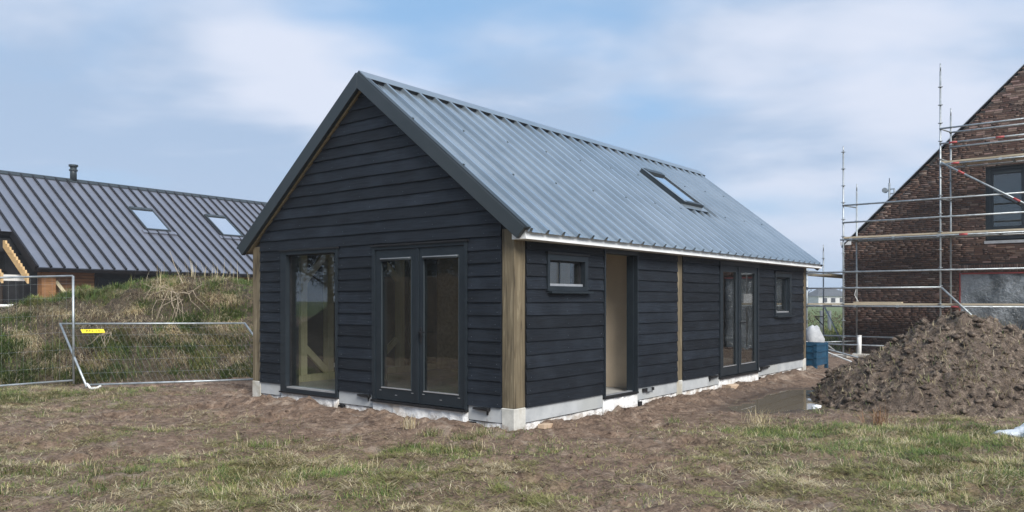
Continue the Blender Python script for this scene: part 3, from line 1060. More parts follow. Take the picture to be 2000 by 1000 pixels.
def sheet_profile(n):
    out = []
    for k in range(n):
        x = k * PITCH
        out += [(x + 0.0, 0.0), (x + .010, 0.054), (x + .048, 0.054), (x + .066, 0.0), (x + .145, 0.0), (x + .15, .0035), (x + .165, .0035), (x + .17, 0), (x + .235, 0.0), (x + .24, .0035), (x + .255, .0035), (x + .26, 0)]
    out.append((n * PITCH, 0.0))
    return out


prof = sheet_profile(3)
for back in (False, True):
    vs = []
    nd = 5
    for j in range(nd):
        d = (SL - .005) * j / (nd - 1) - 0.03 * (j == 0)
        for (x, h) in prof:
            vs.append(rp(x, d, h + 0.002, back))
    npf = len(prof)
    fs = [(j * npf + k, j * npf + k + 1, (j + 1) * npf + k + 1, (j + 1) * npf + k) for j in range(nd - 1) for k in range(npf - 1)]
    sheet = MB().add(vs, fs).mesh('roof_sheet', M['sheet'])
    for k in range(11):
        link('roof_sheet', sheet, roof, (-0.075 + k * PITCH * 3, 0, 0.0008 * (k % 2)))
# screws along the eave and purlins
scr = MB()
for d in (0.16, 1.35, 2.5):
    for k in range(33):
        if d > 1 and k % 3:
            continue
        x = -0.075 + k * PITCH + 0.031 + (0.10 if d < 1 else 0)
        hh = 0.056 if d > 1 else 0.004
        scr.tube(rp(x, d, hh), rp(x, d, hh + 0.014), 0.014, 6)
tag(scr.build('roof_screws', M['trim'], roof), kind='stuff')
# ridge cap
rc = MB()
hw = 0.155
pts = [(MIDY - hw, APEX - RS * hw + .078), (MIDY, APEX + .080), (MIDY + hw, APEX - RS * hw + .078), (MIDY + hw, APEX - RS * hw + .072), (MIDY, APEX + .074), (MIDY - hw, APEX - RS * hw + .072)]
rc.prism(pts, 0, -0.10, 10.86)
rc.build('ridge_cap', M['ridge'], roof)
# black filler shadow gaps under the cap are real gaps between the ribs; foam closers sit deeper in
for k in range(33):
    x = -0.075 + k * PITCH
    MB().add([rp(x + .07, SL - .13, .003), rp(x + PITCH - .004, SL - .13, .003), rp(x + PITCH - .004, SL - .13, .050), rp(x + .07, SL - .13, .050),
              rp(x + .07, SL - .08, .003), rp(x + PITCH - .004, SL - .08, .003), rp(x + PITCH - .004, SL - .08, .050), rp(x + .07, SL - .08, .050)],
             [(0, 1, 2, 3), (7, 6, 5, 4), (0, 4, 5, 1), (1, 5, 6, 2), (2, 6, 7, 3), (3, 7, 4, 0)]).build('ridge_closer', M['black'], roof)
# barge trims on the gable
for back in (False, True):
    for (x0, x1) in ((-0.135, -0.075), (10.93, 10.985)):
        k = MB()
        sy = (lambda y: 2 * MIDY - y) if back else (lambda y: y)
        ey = -0.262
        off = 0.045 if x0 < 0 else -0.012
        top = lambda y: APEX + off - RS * (MIDY - y)
        poly = [(sy(MIDY), top(MIDY)), (sy(ey), top(ey)), (sy(ey + 0.122), top(ey) - 0.125), (sy(MIDY), top(MIDY) - 0.222)]
        k.prism(poly, 0, x0, x1)
        k.build('barge_trim', M['trim'], roof, bevel=0.003)
    k = MB()
    v_ = [rp(x, d, h, back) for x in (-0.13, -0.045) for d in (-0.012, SL) for h in (0.036, 0.058)]
    k.add(v_, [(0, 1, 3, 2), (4, 6, 7, 5), (0, 4, 5, 1), (2, 3, 7, 6), (0, 2, 6, 4), (1, 5, 7, 3)]).build('barge_cap', M['trim'], roof)
    # timber rafter behind the trim
    k = MB()
    v_ = [rp(x, d, h, back) for x in (-0.058, -0.004) for d in (0.12, SL - .10) for h in (-0.150, -0.119)]
    k.add(v_, [(0, 1, 3, 2), (4, 6, 7, 5), (0, 4, 5, 1), (2, 3, 7, 6), (0, 2, 6, 4), (1, 5, 7, 3)]).build('rafter', M['rafter'], roof)
# white fascia under the eave
MB().add([(-0.07, -0.235, EZ - .095), (10.97, -0.235, EZ - .095), (10.97, -0.215, EZ + .010), (-0.07, -0.215, EZ + .010),
          (-0.07, -0.02, EZ - .095), (10.97, -0.02, EZ - .095), (10.97, -0.02, EZ + .010), (-0.07, -0.02, EZ + .010)],
         [(0, 1, 2, 3), (7, 6, 5, 4), (0, 4, 5, 1), (1, 5, 6, 2), (2, 6, 7, 3), (3, 7, 4, 0)]).build('fascia', M['white_paint'], roof)
# roof window
sk = MB()
D0s, D1s = (0.975 - EY) / cA, (1.90 - EY) / cA
X0s, X1s = 6.36, 7.22


def slope_box(mb, x0, x1, d0, d1, h0, h1):
    vs = [rp(x, d, h) for x in (x0, x1) for d in (d0, d1) for h in (h0, h1)]
    return mb.add(vs, [(0, 1, 3, 2), (4, 6, 7, 5), (0, 4, 5, 1), (2, 3, 7, 6), (0, 2, 6, 4), (1, 5, 7, 3)])


slope_box(sk, X0s, X0s + .07, D0s, D1s, 0.0, .125)
slope_box(sk, X1s - .07, X1s, D0s, D1s, 0.0, .125)
slope_box(sk, X0s + .07, X1s - .07, D0s, D0s + .07, 0.0, .123)
slope_box(sk, X0s + .07, X1s - .07, D1s - .12, D1s, 0.0, .145)
sk = sk.build('roof_window', M['trim'], barn)
slope_box(MB(), X0s + .07, X1s - .07, D0s + .07, D1s - .12, .095, .105).build('pane', M['glass_sky'], sk)
slope_box(MB(), X0s - .01, X0s + .075, D0s - .01, D1s - .02, .1255, .133).build('cladding_strip', M['ridge'], sk)
slope_box(MB(), X1s - .075, X1s + .01, D0s - .01, D1s - .02, .1255, .133).build('cladding_strip', M['ridge'], sk)
slope_box(MB(), X0s - .06, X1s + .06, D0s - .14, D0s - .001, .058, .066).build('apron_flashing', M['ridge'], sk)

# ------------------------------------------------------------------ standing-seam house behind the bank
LH = R(54.5)
house = empty('house', (-16.954, 28.0, 0), LH)
tag(house, 'long low house with a dark standing-seam metal roof behind the grassy bank', 'house')
HS, HE, HR = 0.70, 2.81, 5.8


def hp(lx, ly, h=0.0):
    n = math.hypot(1, HS)
    return (lx, ly - h * HS / n, HE + HS * ly + h / n)


def hbox(mb, x0, x1, y0, y1, h0, h1):
    vs = [hp(x, y, h) for x in (x0, x1) for y in (y0, y1) for h in (h0, h1)]
    return mb.add(vs, [(0, 1, 3, 2), (4, 6, 7, 5), (0, 4, 5, 1), (2, 3, 7, 6), (0, 2, 6, 4), (1, 5, 7, 3)])


hr = MB()
hbox(hr, 0.0, 15.2, 0.03, HR, -0.22, -0.012)
hbox(hr, -5.0, -0.001, 1.95, HR, -0.22, -0.012)
hr.add([(-5, HR, HE + HS * HR - .25), (15.2, HR, HE + HS * HR - .25), (15.2, 2 * HR, HE - .25), (-5, 2 * HR, HE - .25),
        (-5, HR, HE + HS * HR - .02), (15.2, HR, HE + HS * HR - .02), (15.2, 2 * HR, HE - .02), (-5, 2 * HR, HE - .02)],
       [(0, 1, 2, 3), (7, 6, 5, 4), (0, 4, 5, 1), (1, 5, 6, 2), (2, 6, 7, 3), (3, 7, 4, 0)])
hr = hr.build('roof', M['seam_rib'], house)
SP = 0.46
pm, ps = hbox(MB(), 0.016, SP - .016, -0.04, HR, -0.010, 0.0).mesh('roof_panel', M['seam']), hbox(MB(), 0.016, SP - .016, 1.90, HR, -0.010, 0.0).mesh('roof_panel', M['seam'])
sm_, ss_ = hbox(MB(), -.038, .038, -0.045, HR, -.009, .062).mesh('roof_seam', M['seam_rib']), hbox(MB(), -.038, .038, 1.895, HR, -.009, .062).mesh('roof_seam', M['seam_rib'])  # seams drawn wider and black to take in their shadow
for k in range(-10, 33):
    link('roof_panel', pm if k >= 0 else ps, hr, (k * SP, 0, 0))
    link('roof_seam', sm_ if k >= 0 else ss_, hr, (k * SP, 0, 0))
k = MB()
RZ = HE + HS * HR
k.prism([(HR - .16, RZ - .06), (HR, RZ + .085), (HR + .16, RZ - .06), (HR + .16, RZ - .09), (HR - .16, RZ - .09)], 0, -5.0, 15.2)
k.build('ridge_cap', M['trim'], hr)
hbox(MB(), 0.0, 15.2, -0.10, -0.045, -.14, .0).build('eave_gutter', M['seam_rib'], hr)
# rake edge of the open bay
hbox(MB(), -0.05, -0.002, 0.0, 1.95, -.24, .01).build('rake_trim', M['seam_rib'], hr)
# notched rafters left open above the veranda
for lx in (-0.30, -1.12, -1.95):
    r_ = MB()
    poly = [(-0.02, HE - .62), (-0.02, HE - .33)]
    nst = 11
    for s_ in range(nst):
        y0 = -0.02 + 1.95 * s_ / nst
        y1 = -0.02 + 1.95 * (s_ + 1) / nst
        poly += [(y0, HE - .36 + HS * y0 + .115), (y1 - .03, HE - .36 + HS * y0 + .115)]
    poly += [(1.93, HE - .36 + HS * 1.93), (1.93, HE - .62 + HS * 1.93)]
    r_.prism(poly, 0, lx - .035, lx + .035)
    r_.build('notched_rafter', M['pine'], house)
MB().box((-2.2, 1.0, 2.30), (0.02, 1.12, 2.52)).build('cross_beam', M['pvc'], house)
# walls and glazing
wl = MB().box((0.35, 0.7, 0), (15.0, 0.95, 2.9)).build('wall', M['dark_in'], house)
for z in np.arange(0.3, 2.6, 0.125):
    for x0, x1 in ((0.75, 2.38), (5.1, 15.0)):
        MB().box((x0, 0.672, z + .006), (x1, 0.698, z + .119)).build('cladding_board', M['clad'], wl)
MB().box((2.36, 0.64, 1.35), (5.06, 0.698, 2.62)).build('window', M['black'], house)
pw = MB().box((2.44, 0.60, 1.42), (4.98, 0.638, 2.5)).build('window', M['black'], house)
MB().box((2.48, 0.585, 1.45), (4.95, 0.598, 2.46)).build('pane', M['glass_dim'], pw)
MB().box((2.55, 0.56, 1.70), (2.80, 0.584, 2.02)).build('paper_notice', M['white_paint'], pw)
MB().box((2.86, 0.56, 1.70), (3.1, 0.584, 2.0)).build('paper_notice', M['white_paint'], pw)
MB().box((0.30, 0.30, 0), (0.78, 0.66, 2.62)).build('post', M['clad'], house)
MB().beam((0.85, .5, 2.3), (1.45, .5, 1.5), .12, .12).build('brace', M['stud'], house)
MB().box((-5, 2.2, 0), (0.34, 2.35, 3.9)).build('bay_wall', M['dark_in'], house)
for x0, x1, z0, z1 in ((-1.55, -1.12, .4, 2.15), (-0.85, -0.28, .4, 2.2), (-2.6, -1.75, .4, 2.2), (-1.4, -.9, 2.75, 3.5), (-.8, -.2, 2.75, 3.4)):
    wv = MB()
    wv.box((x0 - .07, 2.10, z0 - .07), (x1 + .07, 2.198, z1 + .07))
    wv = wv.build('window', M['black'], house)
    MB().box((x0, 2.07, z0), (x1, 2.099, z1)).build('pane', M['glass_dim'], wv)
MB().box((.30, .70, 0), (.348, 2.198, 3.3)).build('bay_return', M['dark_in'], house)
MB().box((-5, 2 * HR - .6, 0), (15, 2 * HR - .4, 2.9)).build('back_wall', M['dark_in'], house)
# roof windows
for x0, y0 in ((5.50, 2.56), (9.27, 2.56)):
    f_ = MB()
    hbox(f_, x0, x0 + .07, y0, y0 + 1.54, 0.0, .10)
    hbox(f_, x0 + 1.07, x0 + 1.14, y0, y0 + 1.54, 0.0, .10)
    hbox(f_, x0 + .07, x0 + 1.07, y0, y0 + .07, 0.0, .098)
    hbox(f_, x0 + .07, x0 + 1.07, y0 + 1.40, y0 + 1.54, 0.0, .12)
    f_ = f_.build('roof_window', M['trim'], house)
    hbox(MB(), x0 + .07, x0 + 1.07, y0 + .07, y0 + 1.40, .07, .08).build('pane', M['glass_sky'], f_)
    hbox(MB(), x0 - .2, x0 + 1.34, y0 - .18, y0 - .002, .002, .058).build('apron_flashing', M['seam'], f_)
ch = MB()
ch.tube((4.0, HR, RZ), (4.0, HR, RZ + .62), .135, 16)
ch = ch.build('flue', M['trim'], house, True)
MB().tube((4.0, HR, RZ + .621), (4.0, HR, RZ + .70), .19, 16).build('flue_cowl', M['trim'], ch)
MB().tube((4.0, HR, RZ + .43), (4.0, HR, RZ + .49), .175, 16).build('flue_collar', M['trim'], ch)

# ------------------------------------------------------------------ brick house with its gable to us
brick_house = empty('brick_house', (CX, CY, 0), TH)
tag(brick_house, 'unfinished brown brick house with a steep gable behind scaffolding', 'house')
WX = 18.1
YL, YM = 1.28, -4.85
GZ0 = 3.32
GS = (7.798 - 3.583) / (0.799 + 3.427)


def gable_top(y):
    return GZ0 + 0.06 + GS * (YL - y) - 0.10 if y > YM else GZ0 + 0.06 + GS * (YL - YM) - GS * (YM - y) - .10


YR = 2 * YM - YL
AP = gable_top(YM)
BO = [(-4.62, -2.52, 3.20, 5.32), (-5.2, -1.866, 0.02, 2.385)]        # y0, y1, z0, z1 openings
core = MB()
gt = lambda y: gable_top(y) - .05
for ya, yb, za, tops in ((YL - .03, -1.866, -.2, None), (-1.866, -2.52, 2.385, None), (-2.52, -4.62, 5.32, None), (-2.52, -4.62, 2.385, 3.20), (-4.62, YM, 2.385, None), (YM, -5.2, 2.385, None), (-5.2, YR + .03, -.2, None)):
    core.prism([(ya, za), (ya, tops or gt(ya)), (yb, tops or gt(yb)), (yb, za)], 0, WX + .012, WX + .25)
bwall = core.build('gable_wall', M['mortar'], brick_house)
core = MB().prism([(YL, -.2), (YL, GZ0), (YR, GZ0), (YR, -.2)], 0, WX + 2.2, WX + 9.8)
core.prism([(YL, GZ0), (YM, AP - .1), (YR, GZ0)], 0, WX + .26, WX + 9.8)
core.box((WX + .26, YL - .02, -.2), (WX + 2.2, YL - .3, GZ0 - .05))
core.build('house_body', M['mortar'], brick_house)
# bricks
BRH, BRJ, BRL = 0.0462, 0.0100, 0.205
TONES = [(0.105, 0.052, 0.036), (0.080, 0.044, 0.034), (0.130, 0.072, 0.052), (0.060, 0.038, 0.034), (0.165, 0.105, 0.078), (0.120, 0.060, 0.050), (0.090, 0.062, 0.052), (0.230, 0.170, 0.135), (0.145, 0.080, 0.055), (0.050, 0.040, 0.040)]
WGT = [.18, .16, .15, .12, .09, .10, .09, .035, .045, .03]
items = []
zrow, rix = -0.05, 0
while zrow < AP:
    y = YL + 0.0 - random.choice([0, .105, .05, .16])
    if True:
        y = YL
    yy = y
    first = random.choice([0.10, 0.205, 0.155, 0.06])
    while yy > YR:
        ln = first if first else random.choice([BRL, BRL, BRL, BRL * .5])
        first = 0
        y0, y1 = yy - ln, yy
        yy = y0 - BRJ
        zc_ = zrow + BRH
        lim = min(gable_top(y0) if y0 > YR else 0, gable_top(min(y1, YL))) + .05
        if zc_ > lim:
            continue
        bad = False
        for oy0, oy1, oz0, oz1 in BO:
            if zrow < oz1 and zc_ > oz0:
                if y0 < oy1 and y1 > oy0:
                    if y1 > oy1 + .04 and y0 < oy1:
                        y0 = oy1 + .004
                    elif y0 < oy0 - .04 and y1 > oy0:
                        y1 = oy0 - .004
                    else:
                        bad = True
        if bad or y1 - y0 < .03:
            continue
        if 2.392 < zc_ and zrow < 2.60 and -5.25 < y0 and y1 < -1.80:
            continue                       # the soldier course over the opening
        items.append((y0, y1, zrow, BRH))
    zrow += BRH + BRJ
ys = -1.80
while ys > -5.25:
    items.append((ys - BRH - .004, ys, 2.392, .205))
    ys -= BRH + BRJ + .004


def seen_key(it):
    y = (it[0] + it[1]) / 2
    z = it[2]
    px = 1000 + 1532.6 * (CX + WX * cT - y * sT) / (CY + WX * sT + y * cT)
    vis = px < 2010 and 0.9 < z
    return (0 if vis else 1, -(it[1] - it[0] > .19), y)


# the nearest whole bricks in view become single parts, the others one mass
order = sorted(range(len(items)), key=lambda i: seen_key(items[i]))
single = set(order[:300])
bm_cache = {}


def brick_tone():
    t = random.choices(TONES, WGT)[0]
    k = random.uniform(.75, 1.2)
    av = (0.125, 0.083, 0.064)
    if random.random() < .10:
        k *= random.uniform(1.3, 1.9)
        av = (0.15, 0.125, 0.108)
    return tuple(min(1, (c_ * .55 + a_ * .45) * k) for c_, a_ in zip(t, av))


vs_all, fs_all, cs_all = [], [], []
BOXF = np.array([(3, 2, 1, 0), (4, 5, 6, 7), (0, 1, 5, 4), (1, 2, 6, 5), (2, 3, 7, 6), (3, 0, 4, 7)])
for i, (y0, y1, z0, hh) in enumerate(items):
    pr = random.uniform(-.004, .006)
    if i in single:
        key = (round((y1 - y0) / .02), round(hh / .02), random.randrange(14))
        if key not in bm_cache:
            ln = y1 - y0
            mb = MB().box((0, -ln / 2, 0), (.05, ln / 2, hh))
            me = mb.mesh('brick', M['brick'])
            at = me.attributes.new('tint', 'FLOAT_COLOR', 'POINT')
            tn = brick_tone()
            at.data.foreach_set('color', [c_ for _ in range(8) for c_ in (*tn, 1)])
            bm_cache[key] = me
        link('brick', bm_cache[key], bwall, (WX + pr, (y0 + y1) / 2, z0))
    else:
        x0, x1 = WX + pr, WX + .05
        o = len(vs_all)
        vs_all += [(x0, y0, z0), (x1, y0, z0), (x1, y1, z0), (x0, y1, z0), (x0, y0, z0 + hh), (x1, y0, z0 + hh), (x1, y1, z0 + hh), (x0, y1, z0 + hh)]
        fs_all.append(BOXF + o)
        tn = brick_tone()
        cs_all += [tn] * 8
rest = link('bricks', np_mesh('bricks', np.array(vs_all), np.concatenate(fs_all).ravel(), 4, M['brick'], col=np.array(cs_all)), bwall)
tag(rest, kind='stuff')
# roof edge of the brick house
for sgn in (1, -1):
    ya, yb = (YL + .06, YM) if sgn > 0 else (YR - .06, YM)
    za = gable_top(YL) + .0 - GS * .06
    k = MB()
    k.add([(WX - .03, ya, za + .01), (WX - .03, yb, AP + .01), (WX + 9.9, yb, AP + .01), (WX + 9.9, ya, za + .01),
           (WX - .03, ya, za + .045), (WX - .03, yb, AP + .045), (WX + 9.9, yb, AP + .045), (WX + 9.9, ya, za + .045)],
          [(0, 1, 2, 3), (7, 6, 5, 4), (0, 4, 5, 1), (1, 5, 6, 2), (2, 6, 7, 3), (3, 7, 4, 0)])
    rk = k.build('roof', M['black'], brick_house)
    k = MB()
    k.add([(WX - .05, ya, za + .047), (WX - .05, yb, AP + .047), (WX + .12, yb, AP + .047), (WX + .12, ya, za + .047),
           (WX - .05, ya, za + .07), (WX - .05, yb, AP + .07), (WX + .12, yb, AP + .07), (WX + .12, ya, za + .07)],
          [(0, 1, 2, 3), (7, 6, 5, 4), (0, 4, 5, 1), (1, 5, 6, 2), (2, 6, 7, 3), (3, 7, 4, 0)])
    k.build('verge_strip', M['alu'], rk)
MB().box((WX - .02, YL - .22, GZ0 - .01), (WX + .4, YL + .10, GZ0 + .10)).build('eave_block', M['white_paint'], brick_house)
# upper window
y0, y1, z0, z1 = BO[0]


def bm_(a, b_, z):
    return (WX - b_, a, z)


uw = ring(MB(), bm_, y0, y1, z0 + .34, z1, .06, .10, .08, .06, -.05, -.2).build('window', M['frame'], brick_house)
ring(MB(), bm_, y0 + .06, y1 - .10, z0 + .40, z1 - .08, .05, .08, .13, .06, -.07, -.18).build('sash', M['frame'], uw)
MB().box(bm_(y0 + .12, -.065, z1 - .19), bm_(y1 - .19, -.069, z1 - .15)).build('trickle_vent', M['trim'], uw)
MB().box(bm_(-3.52, -.055, z0 + .40), bm_(-3.36, -.17, z1 - .09)).build('mullion', M['frame'], uw)
MB().box(bm_(y0 + .11, -.10, z0 + .46), bm_(y1 - .18, -.11, z1 - .21)).build('pane', M['glass'], uw)
MB().box(bm_(y0, -.25, z0 + .01), bm_(y1, -.28, z1)).build('dark_lining', M['dark_in'], uw)
MB().box(bm_(y0 + .02, -.03, z0 + .10), bm_(y1 - .02, -.16, z0 + .335)).build('lower_panel', M['frame'], uw)
MB().box(bm_(y0 + .02, -.02, z0 + .19), bm_(y1 - .06, -.0295, z0 + .23)).build('panel_strip', M['trim'], uw)
MB().box(bm_(y0 - .03, .02, z0 - .02), bm_(y1 + .03, -.1, z0 + .06)).build('sill', M['alu'], uw)
# lower opening closed with a cloudy plastic sheet
y0, y1, z0, z1 = BO[1]
ns, nz_ = 46, 30
vv, ff = [], []
for j in range(nz_ + 1):
    for i in range(ns + 1):
        y = y0 + .03 + (y1 - y0 - .06) * i / ns
        z = z0 - .1 + (z1 - z0 + .08) * j / nz_
        bx_ = 0.06 + 0.055 * float(fbm(np.array(y * 1.3), np.array(z * 2.2), 4, 66)) + 0.02 * math.sin(y * 7 + z * 5 + 2 * math.sin(z * 3))
        vv.append((WX + bx_, y, z))
for j in range(nz_):
    for i in range(ns):
        k_ = j * (ns + 1) + i
        ff.append((k_, k_ + 1, k_ + ns + 2, k_ + ns + 1))
sh = MB().add(vv, ff).build('plastic_sheet', M['plastic'], brick_house, True)
MB().box((WX + .02, y1 - .034, z0), (WX + .16, y1 - .002, z1 - .004)).build('red_frame', M['redplast'], brick_house)
MB().box((WX + .02, y0, z1 - .05), (WX + .16, y1 - .057, z1 - .004)).build('red_frame', M['redplast'], brick_house)

# ------------------------------------------------------------------ scaffold round the brick gable
scaf = empty('scaffold', (CX, CY, 0), TH)
tag(scaf, 'galvanised tube scaffold with plank decks in front of the brick gable', 'scaffold')
XO, XI = 17.0, 17.73


def standard(x, y, z1, z0=0.0):
    s_ = MB().tube((x, y, z0), (x, y, z1 - .22), .0245, 10).tube((x, y, z1 - .22), (x, y, z1), .017, 10).build('standard', M['galv'], scaf, True)
    z = 0.5
    ro = MB()
    while z < z1 - .15:
        ro.tube((x, y, z - .006), (x, y, z + .006), .062, 8)
        z += 0.5
    tag(ro.build('rosettes', M['galv'], s_), kind='stuff')
    MB().box((x - .08, y - .08, z0 - .03), (x + .08, y + .08, z0 + .006)).build('base_plate', M['galv'], s_)
    return s_


for x, y, z1 in ((XO, .985, 6.17), (XO, -1.585, 8.15), (XO, -4.155, 8.15), (XO, 2.05, 3.0), (XI, .80, 5.12), (XI, -1.72, 7.03), (XI, -4.25, 7.03)):
    standard(x, y, z1)
# return along the far long side
for x, y, z1 in ((19.6, 2.35, 3.45), (19.6, 1.62, 3.2), (22.2, 2.35, 3.2)):
    standard(x, y, z1)


def tube_part(p, q_, name='ledger', r=.0245, mat=None):
    return MB().tube(p, q_, r, 8).build(name, mat or M['galv'], scaf, True)


Y0, Y1, Y2 = .985, -1.585, -4.3
for z in (4.41, 3.90):
    tube_part((XO - .03, Y0 + .02, z), (XO - .03, Y2, z))
for z in (2.435,):
    tube_part((XO - .03, 2.07, z), (XO - .03, Y2, z))
tube_part((XO - .03, 2.07, 1.96), (XO - .03, Y1 - .02, 1.96))
for z in (6.34, 5.925):
    tube_part((XO - .03, Y1 + .02, z), (XO - .03, Y2, z))
tube_part((XI - .03, Y1 - .1, 6.34), (XI - .03, Y2, 6.34))
tube_part((XI - .03, Y1 - .1, 5.925), (XI - .03, Y2, 5.925))
# decks
for z, ya, yb in ((5.42, Y1 + .03, Y2), (3.46, Y0 + .08, Y2), (1.49, 2.1, Y2)):
    tube_part((XO - .03, ya, z - .07), (XO - .03, yb, z - .07))
    tube_part((XI + .03, ya - .1, z - .07), (XI + .03, yb, z - .07))
    for k in range(3):
        xa = XO - .02 + k * .245
        MB().box((xa, ya - .05 - .02 * k, z - .030), (xa + .232, yb, z + .018)).build('deck_plank', M['scafboard'], scaf)
    yk = ya - .3
    while yk > yb:
        MB().box((XO - .05, yk - .035, z - .10), (XO - .005, yk + .035, z - .032)).build('deck_clip', M['galv'], scaf)
        MB().beam((XO, yk - .25, z - .055), (XI, yk - .25, z - .055), .05, .045).build('transom', M['galv'], scaf)
        yk -= 1.15
for z in (6.34, 5.5, 4.41, 3.4, 2.435, 1.43):
    for y in (Y0, Y1):
        if y == Y0 and z > 5:
            continue
        tube_part((XO, y, z), (XI, y - .15, z), 'transom', .02)
# toe board leaning on the low deck, diagonals, red bands
tube_part((XO - .06, Y1 - .03, 5.40), (XO - .06, -4.3, 3.62), 'diagonal_brace', .026)
tube_part((XO - .06, Y1 - .03, 1.96), (XO - .06, -2.95, .55), 'diagonal_brace', .026)
for y, z in ((-2.10, None), (-3.38, None)):
    t_ = (y - (Y1 - .03)) / (-4.3 - (Y1 - .03))
    z = 5.40 + (3.62 - 5.40) * t_
    d_ = Vector((0, -4.3 - Y1 + .03, 3.62 - 5.40)).normalized()
    p = Vector((XO - .06, y, z))
    tube_part(p - d_ * .09, p + d_ * .09, 'red_band', .029, M['red'])
for y, z in ((-1.90, 5.925), (-1.95, 5.35), (-2.15, 3.39), (-1.95, 1.42), (-3.0, 5.925)):
    tube_part((XO - .03, y + .10, z), (XO - .03, y - .10, z), 'red_band', .0275, M['red'])
MB().box((XO - .02, -.6, 1.512), (XO + .2, .7, 1.552)).build('loose_plank', M['scafboard'], scaf)
# low rails and braces near the ground, and the bay past the corner
for z, xa in ((.28, XO), (.50, XI)):
    tube_part((xa, 2.05, z), (xa, -1.6, z))
tube_part((XO, 2.05, .30), (XI + .1, .8, .36), 'ground_brace')
tube_part((16.6, 2.35, 1.05), (16.75, 1.15, .10), 'diagonal_brace', .026)
tube_part((19.6, 2.35, 1.45), (19.0, 1.5, .05), 'diagonal_brace', .026)
for z in (2.50, 2.42):
    tube_part((XO, 2.07, z), (22.2, 2.37, z))
MB().box((17.7, 1.55, 2.36), (22.2, 2.25, 2.41)).build('deck_plank', M['scafboard'], scaf)
MB().beam((17.1, 2.1, 2.48), (17.1, 2.25, 1.9), .05, .05).build('bracket', M['galv'], scaf)
for x, y in ((19.6, 2.35), (XO, 2.05)):
    MB().beam((x, y, 1.05), (x, y + .28, 1.05), .045, .03).beam((x, y, .75), (x, y + .25, 1.03), .03, .03).build('bracket', M['black'], scaf)
MB().path([(XO - .02, .62, 1.95), (XO - .02, .66, 1.75), (XO - .02, .56, 1.56)], .008, 6).build('rope', M['pvc'], scaf)
MB().box((XO - .03, -4.05, 1.51), (XO + .16, -3.62, 1.80)).build('bucket_box', M['pvc'], scaf)

# small things round the scaffold's foot
mast = empty('antenna_mast', (CX, CY, 0), TH)
tag(mast, 'small pale mast with a round lamp head rising behind the brick roof slope', 'mast')
MB().tube((22, .86, 0), (22, .86, 5.65), .035, 10).build('pole', M['galv'], mast, True)
MB().tube((22, .70, 4.6), (22, .70, 5.42), .03, 8).build('pole', M['galv'], mast, True)
MB().tube((22, .86, 5.65), (22, .86, 5.82), .014, 8).build('tip', M['trim'], mast)
MB().tube((21.93, 1.0, 5.41), (22.06, 1.0, 5.41), .09, 14).build('lamp_head', M['galv'], mast)
k = MB()
for z in (5.12, 5.28, 5.44):
    k.beam((22, .87, z), (22, .69, z), .05, .035)
k.beam((22, 1.0, 5.41), (22, .86, 5.41), .04, .04)
k.build('rungs', M['galv'], mast)


def loc_world(lx, ly, z=0):
    return (CX + lx * cT - ly * sT, CY + lx * sT + ly * cT, z)


crate = empty('crate', loc_world(11.35, 0.16), TH)
tag(crate, 'blue ribbed crate standing past the far corner of the barn', 'crate')
MB().box((-.42, -.28, .10), (.42, -.25, .60)).box((-.42, .25, .10), (.42, .28, .60)).box((-.42, -.2499, .10), (-.39, .2499, .60)).box((.39, -.2499, .10), (.42, .2499, .60)).box((-.389, -.2499, .10), (.389, .2499, .13)).build('body', M['blue'], crate)
for z in (.12, .27, .42, .57):
    MB().box((-.435, -.295, z - .016), (.435, -.2805, z + .016)).box((-.435, -.28, z - .016), (-.4205, .28, z + .016)).build('rib', M['blue'], crate)
for x in (-.40, .40):
    for y in (-.26, .26):
        MB().box((x - .035, y - .035, 0), (x + .035, y + .035, .61)).build('corner_post', M['blue'], crate)


def blob(name, loc, size, mat, seed, flat=0.0, n=22, amp=.35, frq=2.2):
    vs, fs = [], []
    m_ = n // 2
    for j in range(m_ + 1):
        ph = math.pi * j / m_
        for i in range(n):
            a_ = 2 * math.pi * i / n
            d = Vector((math.sin(ph) * math.cos(a_), math.sin(ph) * math.sin(a_), math.cos(ph)))
            r_ = 1 + amp * float(fbm(np.array(d.x * frq + seed * 3.1 + d.z), np.array(d.y * frq - seed + d.z * 1.7), 4, seed)) * 2
            vs.append((d.x * size[0] * r_, d.y * size[1] * r_, max(flat, d.z * size[2] * r_)))
    for j in range(m_):
        for i in range(n):
            fs.append((j * n + i, (j + 1) * n + i, (j + 1) * n + (i + 1) % n, j * n + (i + 1) % n))
    mb = MB()
    mb.add(vs, fs)
    o = mb.build(name, mat, None, True)
    o.location = loc
    return o


o = blob('bulk_bag', loc_world(14.2, 0.95, .50), (.25, .25, .42), M['bag'], 3, -.5, 22, .18)
tag(o, 'tall white sack standing behind the blue crate', 'sack')
o = blob('bulk_bag', loc_world(13.2, 0.95, .28), (.24, .24, .30), M['bag'], 5, -.28, 22, .18)
tag(o, 'low slumped white sack at the barn corner beside the taller sack', 'sack')
k = MB().tube(loc_world(12.6, .1, .38), loc_world(12.35, -1.5, .03), .022, 8).build('pole', M['galv'])
tag(k, 'upper of two pale poles lying aslant by the blue crate', 'pole')
k = MB().tube(loc_world(12.5, .15, .34), loc_world(11.75, -1.05, .03), .02, 8).build('pole', M['pvc'])
tag(k, 'lower pale pole lying aslant by the blue crate', 'pole')
k = MB().tube(loc_world(16.3, .35, 0), loc_world(16.3, .35, .58), .055, 12).tube(loc_world(16.3, .35, .58), loc_world(16.3, .35, .60), .062, 12).build('drain_pipe', M['pvc'], None, True)
tag(k, 'short upright white pipe at the foot of the brick wall', 'pipe')
